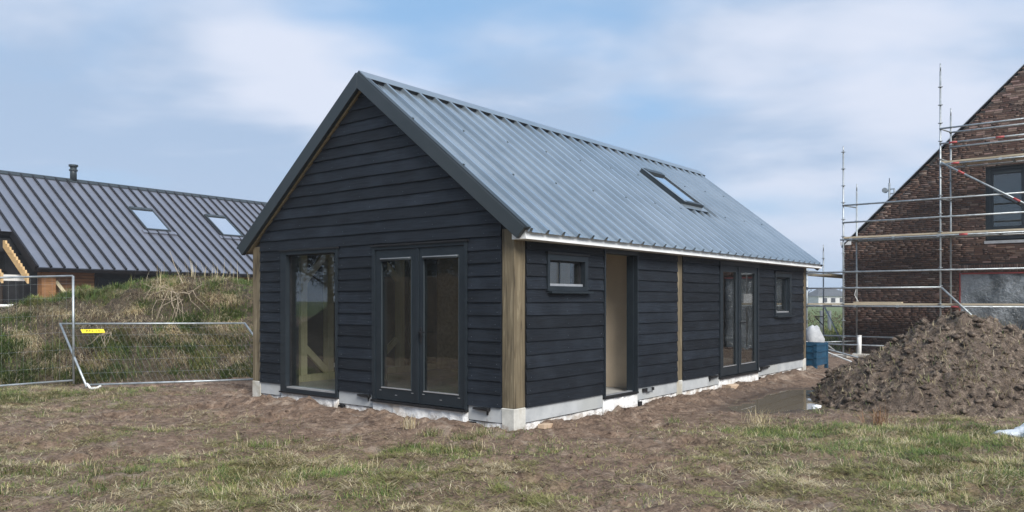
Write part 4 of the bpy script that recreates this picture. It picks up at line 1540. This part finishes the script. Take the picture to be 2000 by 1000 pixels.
for i, (lx, ly, s) in enumerate(((15.6, .65, .5), (16.2, .2, .6))):
    k = MB().beam((-s / 2, 0, .04), (s / 2, 0, .04), .22, .07).build('concrete_block', M['footing'])
    k.location = loc_world(lx, ly, 0)
    k.rotation_euler = (0, 0, TH + R(70 + 25 * i))
    tag(k, ['pale slab under the left scaffold leg', 'pale slab lying right of the left scaffold leg'][i], 'slab')
wb = empty('handcart', loc_world(24.5, 2.1), R(20))
tag(wb, 'dark handcart standing on the ground beyond the scaffold', 'handcart')
MB().add([(-.4, -.3, .35), (.45, -.3, .35), (.45, .3, .35), (-.4, .3, .35), (-.6, -.4, .75), (.6, -.4, .70), (.6, .4, .70), (-.6, .4, .75)],
         [(3, 2, 1, 0), (0, 1, 5, 4), (1, 2, 6, 5), (2, 3, 7, 6), (3, 0, 4, 7)]).build('tray', M['black'], wb)
MB().tube((.75, -.05, .2), (.75, .05, .2), .2, 16).build('wheel', M['black'], wb)
MB().path([(.75, -.1, .2), (.1, -.25, .33), (-1.1, -.3, .6)], .02, 6).build('handle', M['galv'], wb)
MB().path([(.75, .1, .2), (.1, .25, .33), (-1.1, .3, .6)], .02, 6).build('handle', M['galv'], wb)
k = MB().box((-.11, -.05, 0), (.11, .05, .055)).build('brick_block', M['clay'], bevel=.004)
k.location = loc_world(.42, -.16, .03)
k.rotation_euler = (0, R(3), TH + R(6))
tag(k, 'pale loose brick lying beside the concrete foot of the corner post', 'brick')
k = MB().box((-.16, -.06, 0), (.16, .06, .11)).build('clay_block', M['clay'], bevel=.006)
k.location = loc_world(5.95, -.25, 0)
k.rotation_euler = (R(6), 0, TH + R(-14))
tag(k, 'orange-brown block lying under the side double door', 'block')

# ------------------------------------------------------------------ soil heap, right
HX, HY, HH, HRad = 7.25, 12.65, 1.36, 2.85


def heap_h(X, Y):
    dx, dy = X - HX, Y - HY
    ang = np.arctan2(dy, dx)
    rad = HRad * (1 + 0.10 * np.sin(ang * 2 + 1.0) + 0.06 * np.sin(3 * ang + 2))
    rad = rad * np.where(dx > 0, 0.76, 0.84)
    r_ = np.hypot(dx, dy) / rad
    base = np.clip(1 - r_, 0, None)
    base = np.where(base > 0.75, 0.75 + 0.25 * (1 - np.exp(-(base - .75) * 3.4)), base)
    h = HH * 1.10 * base ** 0.95
    m_ = np.clip(base * 6, 0, 1)
    h = h + m_ * (0.26 * fbm(X * 1.1, Y * 1.1, 3, 51) + 0.34 * fbm(X * 2.8, Y * 2.8, 5, 52, .62) + 0.13 * fbm(X * 9, Y * 9, 3, 53, .65) + 0.05 * fbm(X * 24, Y * 24, 2, 54))
    return h - 0.10 * (1 - m_)


hx = np.arange(HX - 3.4, HX + 4.2, 0.032)
hy_ = np.arange(HY - 3.3, HY + 3.3, 0.032)
PX, PY = np.meshgrid(hx, hy_)
PZh = heap_h(PX, PY)
idx = np.arange(PX.size).reshape(PX.shape)
q = np.stack([idx[:-1, :-1], idx[:-1, 1:], idx[1:, 1:], idx[1:, :-1]], -1).reshape(-1, 4)
q = q[(PZh.ravel()[q] > -0.08).any(axis=1)].ravel()
heap = link('soil_heap', np_mesh('soil_heap', np.stack([PX, PY, PZh], -1).reshape(-1, 3), q, 4, M['heap'], False))
tag(heap, 'big heap of loose brown soil right of the barn', 'soil heap')
# crumbs and clods of soil
def clods(n, fx, fy, zf, smin, smax, mask=None):
    X = rng.uniform(*fx, n)
    Y = rng.uniform(*fy, n)
    if mask is not None:
        k_ = mask(X, Y)
        X, Y = X[k_], Y[k_]
    n = len(X)
    Z = zf(X, Y)
    S = smin + (smax - smin) * rng.random(n) ** 9
    octv = np.array([(1, 0, 0), (-1, 0, 0), (0, 1, 0), (0, -1, 0), (0, 0, 1), (0, 0, -1)], float)
    octf = np.array([(0, 2, 4), (2, 1, 4), (1, 3, 4), (3, 0, 4), (2, 0, 5), (1, 2, 5), (3, 1, 5), (0, 3, 5)])
    ang = rng.uniform(0, 6.28, n)
    base = octv[None] * rng.uniform(.6, 1.4, (n, 6, 1)) * S[:, None, None] * np.array([1.2, 1.0, .7])
    base = base + rng.normal(0, .18, (n, 6, 3)) * S[:, None, None]
    ca, sa = np.cos(ang)[:, None], np.sin(ang)[:, None]
    x = base[..., 0] * ca - base[..., 1] * sa
    y = base[..., 0] * sa + base[..., 1] * ca
    v_ = np.stack([x + X[:, None], y + Y[:, None], base[..., 2] + Z[:, None] + S[:, None] * .25], -1).reshape(-1, 3)
    f_ = (octf[None] + (np.arange(n) * 6)[:, None, None]).reshape(-1)
    return v_, f_


v_, f_ = clods(16000, (HX - 3.2, HX + 3.9), (HY - 3.2, HY + 2.0), heap_h, .005, .075, lambda X, Y: heap_h(X, Y) > -.02)
k = link('clods', np_mesh('clods', v_, f_, 3, M['heap']), heap)
tag(k, kind='stuff')
v_, f_ = clods(12000, (-8, 6.5), (6.0, 14.5), ground_z, .004, .028, lambda X, Y: (rng.random(len(X)) < np.clip(1.0 - straw_field(X, Y) - green_field(X, Y) * .8, .12, 1)) & (np.maximum(-to_local(X, Y)[0], -to_local(X, Y)[1]) > .02) & (puddle_field(X, Y) > 1.2))
k = link('soil_crumbs', np_mesh('soil_crumbs', v_, f_, 3, M['soil']))
tag(k, 'loose brown soil crumbs scattered over the bare ground', 'soil', kind='stuff')

# ------------------------------------------------------------------ white plastic, right front, and a scrap by the puddle
o = blob('plastic_sheet', (6.30, 9.05, .03), (.62, .34, .15), M['film'], 8, -.1, 40, .5, 3.0)
o.rotation_euler = (0, 0, R(8))
tag(o, 'crumpled white plastic sheet half buried in the grass below the soil heap', 'plastic sheet')
o = blob('plastic_scrap', (4.55, 11.72, .0), (.07, .05, .04), M['film'], 9, -.05, 24, .5, 3.0)
tag(o, 'small white plastic scrap at the edge of the puddle', 'plastic scrap')

# ------------------------------------------------------------------ site fence panels


def fence_panel(name, bl, br_, tl, tr, nv, hz_, label, wire_r=.0009):
    root = empty(name, bl)
    tag(root, label, 'fence panel', 'site fence panels')
    bl, br_, tl, tr = [Vector(p) - Vector(bl) for p in (bl, br_, tl, tr)]
    for p, q_, nm in ((bl, tl, 'upright'), (br_, tr, 'upright'), (tl, tr, 'top_rail'), (bl.lerp(tl, .03), br_.lerp(tr, .03), 'bottom_rail')):
        MB().tube(p, q_, .021 if nm == 'upright' else .019, 10).build(nm, M['galv'], root, True)
    w_ = MB()
    for k in range(1, nv):
        t_ = k / nv
        p, q_ = bl.lerp(br_, t_), tl.lerp(tr, t_)
        mid_ = p.lerp(q_, .5) + Vector((random.uniform(-.01, .01), random.uniform(-.01, .01), 0))
        w_.tube(p, mid_, wire_r, 4).tube(mid_, q_, wire_r, 4)
    for t_ in hz_:
        w_.tube(bl.lerp(tl, t_), br_.lerp(tr, t_), wire_r * 1.25, 4)
    tag(w_.build('wire_mesh', M['galv'], root), kind='stuff')
    return root


# standing panel at the left edge
fence_panel('site_fence', (-10.95, 12.75, -.05), (-8.10, 14.50, .06), (-10.98, 12.75, 1.90), (-8.11, 14.50, 2.05), 30, (.16, .32, .48, .64, .80, .93), 'upright galvanised mesh fence panel at the left edge')
# panel that has tipped back against the bank
p2 = fence_panel('site_fence', (-7.53, 13.90, .06), (-4.30, 14.90, .08), (-8.81, 15.30, 1.14), (-5.55, 16.30, 1.12), 34, (.2, .4, .6, .8, .93), 'galvanised mesh fence panel tipped back against the grassy bank')
foot = MB().path([(0, 0, .06), (.10, -.06, -.02), (.20, -.04, -.01), (.24, .02, .02)], .022, 8).build('foot_clamp', M['pvc'], p2, True)
# yellow plate wired to the tipped panel
bl, br_, tl = Vector((0, 0, 0)), Vector((3.23, 1.0, .02)), Vector((-1.28, 1.40, 1.08))
ux, uy = br_.normalized(), tl.normalized()
nrm = ux.cross(uy).normalized()
if nrm.y > 0:
    nrm = -nrm
c0 = tl * .885 + br_ * .090 + nrm * .012
pl_ = MB()
a_, b_ = c0, c0 + ux * .40
c_, d_ = b_ - uy * .13, a_ - uy * .13
pl_.add([a_, b_, c_, d_, a_ + nrm * .008, b_ + nrm * .008, c_ + nrm * .008, d_ + nrm * .008], [(0, 1, 2, 3), (7, 6, 5, 4), (0, 4, 5, 1), (1, 5, 6, 2), (2, 6, 7, 3), (3, 7, 4, 0)])
plate = pl_.build('yellow_plate', M['yellow'], p2)
fc = bpy.data.curves.new('plate_text', 'FONT')
fc.body = 'RN-10'
fc.size = 0.095
fo = bpy.data.objects.new('plate_text', fc)
COL.objects.link(fo)
dg = bpy.context.evaluated_depsgraph_get()
dg.update()
tme = bpy.data.meshes.new_from_object(fo.evaluated_get(dg))
bpy.data.objects.remove(fo)
tme.materials.clear()
tme.materials.append(M['black'])
org = d_ + ux * .075 + uy * .03 + nrm * .012
tme.transform(Matrix(((ux.x, uy.x, nrm.x, org.x), (ux.y, uy.y, nrm.y, org.y), (ux.z, uy.z, nrm.z, org.z), (0, 0, 0, 1))))
tx = link('lettering', tme, plate)

# white barrier and red bucket by the left house
wb = empty('barrier', (-16.4, 25.0, 0), R(10))
tag(wb, 'white tube barrier in front of the house at the left edge', 'barrier')
MB().tube((-2.2, 0, 1.42), (.85, 0, 1.42), .05, 10).build('rail', M['pvc'], wb, True)
MB().tube((.85, 0, 0), (.85, 0, 1.50), .05, 10).build('upright', M['pvc'], wb, True)
MB().tube((-.45, 0, 1.40), (.25, 0, .85), .04, 10).build('brace', M['pvc'], wb, True)
MB().tube((-2.2, 0, .85), (.85, 0, .85), .05, 10).build('rail', M['pvc'], wb, True)
bk = empty('bucket', (-14.1, 21.9, 0))
tag(bk, 'red bucket at the left edge below the white barrier', 'bucket')
k = MB()
k.tube((0, 0, .95), (0, 0, 1.28), .16, 16, .21)
k.build('body', M['redplast'], bk, True)
MB().box((-.35, -.3, 0), (.35, .3, .948)).build('stand', M['scafboard'], bk)

# ------------------------------------------------------------------ grass


def blades(X, Y, Z, length, width, lean, az, curl, colr):
    """curved three-triangle blades; lean is the angle from the vertical at the base, curl bends it on"""
    n = len(X)
    d = np.stack([np.cos(az), np.sin(az)], -1)
    s = np.stack([-d[:, 1], d[:, 0]], -1)
    p0 = np.stack([X, Y, Z], -1)
    l1, l2 = length * .55, length * .45
    p1 = p0 + np.stack([d[:, 0] * np.sin(lean) * l1, d[:, 1] * np.sin(lean) * l1, np.cos(lean) * l1], -1)
    a2 = lean + curl
    p2_ = p1 + np.stack([d[:, 0] * np.sin(a2) * l2, d[:, 1] * np.sin(a2) * l2, np.cos(a2) * l2], -1)
    sv = np.concatenate([s, np.zeros((n, 1))], 1) * (width / 2)[:, None]
    v = np.stack([p0 - sv, p0 + sv, p1 - sv * .85, p1 + sv * .85, p2_], 1).reshape(-1, 3)
    f = np.array([(0, 1, 3), (0, 3, 2), (2, 3, 4)])
    f = (f[None] + (np.arange(n) * 5)[:, None, None]).reshape(-1)
    c = np.repeat(colr, 5, axis=0)
    return v, f, c


C_GREEN = np.array([(.085, .135, .030), (.115, .170, .038), (.150, .195, .050), (.070, .115, .036)])
C_YEL = np.array([(.25, .25, .085), (.32, .285, .12), (.21, .22, .07)])
C_STRAW = np.array([(.47, .385, .22), (.55, .465, .29), (.38, .30, .17), (.60, .525, .36)])
C_DEAD = np.array([(.19, .135, .085), (.24, .18, .115), (.14, .10, .066)])


def pick(pal, n):
    return pal[rng.integers(0, len(pal), n)] * rng.uniform(.8, 1.25, (n, 1))


def free(X, Y):
    lx, ly = to_local(X, Y)
    return ((np.maximum(-lx, -ly) > .06) | (lx > BL + .2) | (ly > BW + .2)) & (puddle_field(X, Y) > 1.3) & (heap_h(X, Y) < .10)


def scatter(n, fx, fy, dens):
    X, Y = rng.uniform(*fx, n), rng.uniform(*fy, n)
    k_ = (rng.random(n) < dens(X, Y)) & free(X, Y) & (np.abs(X) < 0.70 * Y + .6)
    return X[k_], Y[k_]


parts = []
FX, FY = (-11.5, 8.5), (5.0, 15.6)


def patch(X, Y, f, sd, lo, hi):
    return sstep(fbm(X * f, Y * f, 4, sd, .6), lo, hi)


# flattened straw
X, Y = scatter(2600000, FX, FY, lambda X, Y: np.clip(straw_field(X, Y) * straw_patch(X, Y), 0, 1) * .75)
n = len(X)
mixd = rng.random((n, 1))
mixd = np.clip(.5 + 1.3 * fbm(X * 3.1, Y * 3.1, 3, 91, .6)[:, None] + .5 * (mixd - .5), 0, 1)
parts.append(blades(X, Y, ground_z(X, Y) + .004, rng.uniform(.04, .13, n), rng.uniform(.0028, .0052, n), rng.uniform(1.15, 1.58, n), rng.uniform(0, 6.28, n), rng.uniform(-.1, .25, n),
                    np.where(mixd < .42, pick(C_STRAW, n), np.where(mixd < .62, pick(C_DEAD, n), pick(C_YEL, n)))))
# green turf and tufts
X, Y = scatter(800000, FX, FY, lambda X, Y: np.clip((green_field(X, Y) * 1.3 + .13 * straw_field(X, Y)) * (.10 + 1.2 * patch(X, Y, 2.0, 63, -.06, .14)), 0, 1))
n = len(X)
mixd = rng.random((n, 1))
mixd = np.clip(.48 + 1.1 * fbm(X * 2.2, Y * 2.2, 3, 92, .6)[:, None] + .75 * (mixd - .5), 0, 1)
gl = np.clip(green_field(X, Y), .3, 1)
az0 = fbm(X * 1.6, Y * 1.6, 2, 71) * 14
parts.append(blades(X, Y, ground_z(X, Y), rng.uniform(.04, .12, n) * (.5 + .7 * gl), rng.uniform(.003, .0055, n), rng.uniform(.5, 1.5, n), az0 + rng.normal(0, .9, n), rng.uniform(.1, 1.0, n),
                    np.where(mixd < .46, pick(C_GREEN, n), np.where(mixd < .74, pick(C_YEL, n), pick(C_STRAW, n)))))
# distinct tussocks
T = []
for _ in range(1100):
    x, y = rng.uniform(-10, 8), rng.uniform(6, 15)
    if rng.random() < min(1, float(green_field(x, y)) * .9 + .04 * float(straw_field(x, y))):
        T.append((x, y))
for x, y in ((-2.87, 8.62), (-2.6, 8.55), (-.95, 9.15), (-.35, 9.1), (-.55, 8.95), (3.55, 9.75), (3.75, 9.65), (4.95, 9.55), (5.15, 9.5), (5.3, 9.6)):
    T += [(x + rng.normal(0, .06), y + rng.normal(0, .04)) for _ in range(4)]
T = np.array(T)
nt = 46
X = np.repeat(T[:, 0], nt) + rng.normal(0, .045, len(T) * nt)
Y = np.repeat(T[:, 1], nt) + rng.normal(0, .045, len(T) * nt)
k_ = free(X, Y)
straws = np.repeat(rng.random(len(T)) < .22, nt)
X, Y, straws = X[k_], Y[k_], straws[k_]
n = len(X)
mixd = rng.random((n, 1)) * 1.15 + .5 * straws[:, None]
parts.append(blades(X, Y, ground_z(X, Y), rng.uniform(.06, .17, n), rng.uniform(.003, .005, n), rng.uniform(.2, 1.4, n), rng.uniform(0, 6.28, n), rng.uniform(.3, 1.2, n),
                    np.where(mixd < .68, pick(C_GREEN, n), np.where(mixd < .9, pick(C_YEL, n), pick(C_STRAW, n)))))


def join_blades(parts):
    V, F, C, o = [], [], [], 0
    for v, f, c in parts:
        V.append(v)
        F.append(f + o)
        C.append(c)
        o += len(v)
    return np.concatenate(V), np.concatenate(F), np.concatenate(C)


v, f, c = join_blades(parts)
g = link('grass', np_mesh('grass', v, f, 3, M['tint_grass'], col=c))
tag(g, 'flattened straw and patches of green grass over the site', 'grass', kind='stuff')

# bank cover: long matted straw and green clumps
parts = []
n0 = 620000
X, Y = rng.uniform(-13.5, -2.6, n0), rng.uniform(13.2, 20.2, n0)
hm = mound_h(X, Y)
gpat = fbm(X * 1.25, Y * 1.5 + hm * 1.5, 4, 81, .55)
k_ = (hm > .0) & (rng.random(n0) < .12 + .88 * sstep(fbm(X * 2.2, Y * 2.2 + hm, 4, 99, .6), -.06, .05))
X, Y, hm, gpat = X[k_], Y[k_], hm[k_], gpat[k_]
n = len(X)
isg = (rng.random(n) < sstep(gpat + .10 * (1 - sstep(hm, .2, 1.3)), -.01, .09) * .88 + .04)
clump = fbm(X * 2.3, Y * 2.3 + hm, 3, 95, .6)
clump2 = fbm(X * 1.5 + 7, Y * 1.5 + hm, 3, 96, .6)
mixd = np.clip(.52 + 1.5 * clump[:, None] + .55 * (rng.random((n, 1)) - .5), 0, 1)
colr = np.where(isg[:, None], np.where(mixd < .8, pick(C_GREEN, n), pick(C_YEL, n)), np.where(mixd < .55, pick(C_STRAW, n), np.where(mixd < .86, pick(C_DEAD, n) * 1.2, pick(C_YEL, n))))
eps = .05
dzx = (mound_h(X + eps, Y) - hm) / eps
dzy = (mound_h(X, Y + eps) - hm) / eps
down = np.arctan2(-dzy, -dzx)
lean = np.where(isg, rng.uniform(.1, 1.1, n), rng.uniform(1.0, 1.75, n))
parts.append(blades(X, Y, hm - .005, np.where(isg, rng.uniform(.08, .22, n), rng.uniform(.10, .36, n)), np.where(isg, rng.uniform(.0045, .009, n), rng.uniform(.003, .0065, n)), lean, down + 7 * clump2 + rng.normal(0, .6, n), rng.uniform(.3, 1.4, n), colr * (1.05 + 1.7 * clump2[:, None])))
# tall dry stems along the crest
tx_ = np.concatenate([rng.normal(-7.75, .40, 34), rng.normal(-6.9, .35, 34), rng.normal(-5.5, .4, 16), rng.uniform(-9, -4, 12)])
ty_ = 17.7 + (tx_ + 9) * .33 + rng.normal(0, .35, len(tx_))
n = len(tx_)
parts.append(blades(tx_, ty_, mound_h(tx_, ty_), rng.uniform(.25, .65, n), rng.uniform(.006, .010, n), rng.uniform(0, .35, n), rng.uniform(0, 6.28, n), rng.uniform(0, .3, n), pick(C_STRAW, n)))
# strong green clumps
T = np.stack([rng.uniform(-11.3, -4, 70), rng.uniform(14.3, 18.6, 70)], -1)
T = np.concatenate([T, np.array([(-10.15, 17.6), (-10.0, 17.4), (-9.8, 17.5), (-9.6, 17.3)])])
nt = 90
X = np.repeat(T[:, 0], nt) + rng.normal(0, .11, len(T) * nt)
Y = np.repeat(T[:, 1], nt) + rng.normal(0, .11, len(T) * nt)
hm = mound_h(X, Y)
k_ = hm > .05
X, Y, hm = X[k_], Y[k_], hm[k_]
n = len(X)
mixd = rng.random((n, 1))
parts.append(blades(X, Y, hm, rng.uniform(.14, .32, n), rng.uniform(.005, .009, n), rng.uniform(.05, 1.1, n), rng.uniform(0, 6.28, n), rng.uniform(.4, 1.3, n), np.where(mixd < .85, pick(C_GREEN, n), pick(C_YEL, n))))
v, f, c = join_blades(parts)
g = link('bank_grass', np_mesh('bank_grass', v, f, 3, M['tint_grass'], col=c))
tag(g, 'matted dead straw and green clumps covering the earth bank', 'grass', kind='stuff')

# tufts on the soil heap
T = np.array([(6.3, 10.95), (6.45, 11.0), (6.6, 11.3), (6.75, 10.8), (7.2, 10.6), (6.35, 11.6), (7.5, 10.9), (5.9, 11.2), (6.0, 10.6), (7.0, 11.0), (7.6, 10.4), (6.9, 10.3)])
nt = 60
X = np.repeat(T[:, 0], nt) + rng.normal(0, .07, len(T) * nt)
Y = np.repeat(T[:, 1], nt) + rng.normal(0, .05, len(T) * nt)
X = np.concatenate([X, rng.uniform(4.6, 9, 5200)])
Y = np.concatenate([Y, rng.uniform(9.9, 13, 5200)])
hm = heap_h(X, Y)
k_ = hm > .02
X, Y, hm = X[k_], Y[k_], hm[k_]
n = len(X)
mixd = rng.random((n, 1))
v, f, c = blades(X, Y, hm, rng.uniform(.06, .20, n), rng.uniform(.003, .006, n), rng.uniform(.3, 1.5, n), rng.uniform(0, 6.28, n), rng.uniform(.2, 1, n), np.where(mixd < .10, pick(C_GREEN, n), np.where(mixd < .2, pick(C_YEL, n), np.where(mixd < .62, pick(C_DEAD, n), pick(C_STRAW, n)))))
g = link('heap_grass', np_mesh('heap_grass', v, f, 3, M['tint_grass'], col=c), heap)
tag(g, kind='stuff')

# dry weeds
def weed(loc, n_, h, spread, label, mat=None, col=None):
    X = np.full(n_, loc[0]) + rng.normal(0, spread * .35, n_)
    Y = np.full(n_, loc[1]) + rng.normal(0, spread * .35, n_)
    Z = np.full(n_, loc[2])
    v, f, c = blades(X, Y, Z, rng.uniform(.4, 1.0, n_) * h, rng.uniform(.004, .008, n_), rng.uniform(0, .7, n_), rng.uniform(0, 6.28, n_), rng.uniform(-.2, .8, n_), pick(C_STRAW if col is None else col, n_))
    o_ = link('dry_weed', np_mesh('dry_weed', v, f, 3, M['tint_grass'], col=c))
    tag(o_, label, 'weed', 'dry weed clumps', 'thing')


C_RUST = np.array([(.24, .13, .065), (.30, .18, .09), (.20, .11, .06)])
weed((3.25, 10.25, ground_z(np.array(3.25), np.array(10.25))), 80, .26, .28, 'pale dry weed clump standing by the near end of the puddle')
weed((4.75, 10.15, ground_z(np.array(4.75), np.array(10.15))), 70, .34, .20, 'rust brown dry weed clump at the left foot of the soil heap', col=C_RUST)
weed((-1.25, 9.55, ground_z(np.array(-1.25), np.array(9.55))), 60, .22, .14, 'thin dry grass clump in front of the gable double door')

# pale dead branches lying on the bank


def branch(name, x, y, n_, ln, label, seed, spread=1.2):
    rs = np.random.default_rng(seed)
    root = empty(name, (x, y, float(mound_h(np.array(x), np.array(y)))))
    tag(root, label, 'dead branches')
    z0 = root.location.z
    for k in range(n_):
        a_ = rs.uniform(math.pi * 1.15, math.pi * 1.85)
        px, py = x + rs.normal(0, .10), y + rs.normal(0, .08)
        pts = []
        for s_ in range(6):
            pts.append((px - x, py - y, float(mound_h(np.array(px), np.array(py))) - z0 + .08 + .10 * math.sin(s_ * .6) * rs.uniform(.5, 1.4)))
            st = ln * rs.uniform(.10, .22)
            a_ += rs.normal(0, .42)
            px += math.cos(a_) * st
            py += math.sin(a_) * st
        MB().path(pts, rs.uniform(.005, .010), 6, .003).build('branch', M['stick'], root)


branch('dead_branches', -7.35, 17.35, 16, 1.0, 'spray of pale dead branches hanging over the crest of the grassy bank', 3)
branch('dead_branches', -8.25, 16.05, 9, .5, 'small pale tangle of roots on the bank behind the tipped fence panel', 5)
pb = empty('bare_stem', (-7.3, 17.6, float(mound_h(np.array(-7.3), np.array(17.6)))))
tag(pb, 'thin bare stem sticking up from the crest of the bank', 'stem')
MB().path([(0, 0, -.1), (-.1, 0, .15), (-.3, .05, .55), (-.42, .1, .85)], .012, 6, .004).build('stem', M['stick'], pb)

# ------------------------------------------------------------------ the far distance, seen past the barn's end
fh = empty('far_house', (101, 252, 0), R(8))
tag(fh, 'distant pale house with a dark hipped roof beyond the field', 'house')
MB().box((-5, -4, 0), (5, 4, 2.9)).build('wall', M['far_wall'], fh)
MB().add([(-5.6, -4.6, 2.9), (5.6, -4.6, 2.9), (5.6, 4.6, 2.9), (-5.6, 4.6, 2.9), (-2.4, 0, 5.6), (2.4, 0, 5.6)], [(0, 1, 5, 4), (1, 2, 5), (2, 3, 4, 5), (3, 0, 4), (3, 2, 1, 0)]).build('roof', M['far_roof'], fh)
for x in (-3.6, -.8, 2.2):
    MB().box((x, -4.06, .9), (x + 1.5, -4.005, 2.3)).build('window', M['black'], fh)


def leaf_cloud(cs, n_, size, cols):
    """leaf-sized faces scattered in ellipsoids cs = [(x,y,z,rx,ry,rz)]"""
    V, C = [], []
    for (x, y, z, rx, ry, rz) in cs:
        d = rng.normal(0, 1, (n_, 3))
        d /= np.linalg.norm(d, axis=1)[:, None]
        d *= (rng.random(n_) ** .45)[:, None]
        V.append(d * np.array([rx, ry, rz]) + np.array([x, y, z]))
    P = np.concatenate(V)
    m_ = len(P)
    a = rng.normal(0, 1, (m_, 3))
    b_ = rng.normal(0, 1, (m_, 3))
    a = a / np.linalg.norm(a, axis=1)[:, None] * size * rng.uniform(.5, 1.3, (m_, 1))
    b_ = b_ / np.linalg.norm(b_, axis=1)[:, None] * size * rng.uniform(.4, 1.0, (m_, 1))
    v_ = np.stack([P - a, P + b_ * .6, P + a], 1).reshape(-1, 3)
    return v_, np.arange(m_ * 3), np.repeat(pick(cols, m_), 3, axis=0)


C_DARKLEAF = np.array([(.030, .042, .020), (.040, .055, .024), (.052, .062, .030), (.024, .032, .018)])
C_HEDGE = np.array([(.10, .085, .045), (.07, .075, .03), (.13, .10, .06)])
v, f, c = leaf_cloud([(x, 47 + rng.uniform(-.5, .5), .45, 1.2, .6, rng.uniform(.5, .75)) for x in np.arange(12, 30, .9)], 420, .09, C_HEDGE)
hd = link('hedge', np_mesh('hedge', v, f, 3, M['tint_leaf'], col=c))
tag(hd, 'low brownish hedge along the far field', 'hedge')
v, f, c = leaf_cloud([(x, 270 + rng.uniform(-8, 8), 2.4, 5, 3, rng.uniform(2, 4.4)) for x in np.arange(60, 190, 7)], 260, .8, C_DARKLEAF)
hd = link('treeline', np_mesh('treeline', v, f, 3, M['tint_leaf'], col=c))
tag(hd, 'far hazy wood on the horizon', 'wood', kind='stuff')
for i, (x, y) in enumerate(((14.8, 37.5), (15.25, 37.7), (13.9, 38.0))):
    k = MB().tube((x, y, 0), (x, y, 1.1), .09, 8).build('fence_post', M['galv'])
    tag(k, ['thick grey fence post right of its neighbour beyond the scaffold', 'thinner-looking grey post just right of the thick pair beyond the scaffold', 'leftmost grey post beyond the scaffold'][i], 'post', 'far fence posts')
v, f, c = blades(rng.uniform(10, 20, 9000), rng.uniform(24, 40, 9000), np.zeros(9000), rng.uniform(.15, .6, 9000), rng.uniform(.012, .03, 9000), rng.uniform(0, .9, 9000), rng.uniform(0, 6.28, 9000), rng.uniform(.1, .9, 9000), pick(np.concatenate([C_GREEN, C_YEL]), 9000))
g = link('rough_grass', np_mesh('rough_grass', v, f, 3, M['tint_grass'], col=c))
tag(g, 'rough green grass at the field edge beyond the scaffold', 'grass', kind='stuff')

# ------------------------------------------------------------------ trees out of frame at the left, mirrored in the gable's glass


def tree_mesh():
    tr_ = MB().path([(0, 0, -.1), (.05, .02, 1.5), (-.05, .05, 3.2), (.04, 0, 5.2)], .16, 8, .05)
    for k in range(9):
        a_ = k * 2.4
        z = 1.4 + k * .4
        tr_.path([(0, 0, z), (.8 * math.cos(a_), .8 * math.sin(a_), z + .5), (1.5 * math.cos(a_), 1.5 * math.sin(a_), z + .8)], .05, 6, .015)
    cs = [(rng.normal(0, .9), rng.normal(0, .9), rng.uniform(1.2, 6.4), rng.uniform(.8, 1.3), rng.uniform(.8, 1.3), rng.uniform(.6, 1.0)) for _ in range(26)]
    v_, f_, c_ = leaf_cloud(cs, 330, .13, C_DARKLEAF)
    return tr_.mesh('trunk', M['bark']), np_mesh('crown', v_, f_, 3, M['tint_leaf'], col=c_)


tmesh, cmesh = tree_mesh()
for i in range(15):
    t_ = empty('tree', (-26 - 2.2 * (i % 2) + rng.uniform(-.5, .5), -9 + i * 2.3, 0), i * 1.3)
    t_.scale = (1.15, 1.15, 1.0 + .25 * rng.random())
    tag(t_, 'dark evergreen tree mirrored in the glass of the gable', 'tree', 'trees mirrored in the gable glass')
    link('trunk', tmesh, t_)
    link('crown', cmesh, t_)

# ------------------------------------------------------------------ damp winter air
hzm = bpy.data.materials.new('haze')
hzm.use_nodes = True
ht = hzm.node_tree
ht.nodes.clear()
ho = N(ht, 'ShaderNodeOutputMaterial')
hv = N(ht, 'ShaderNodeVolumePrincipled')
hv.inputs['Color'].default_value = (0.86, 0.90, 0.95, 1)
hv.inputs['Density'].default_value = 0.0009
L(ht, hv.outputs[0], ho.inputs['Volume'])
hb = MB().box((-330, -60, -1.6), (330, 420, 12.5)).build('haze', hzm)
tag(hb, 'thin damp haze over the field', 'haze', kind='stuff')
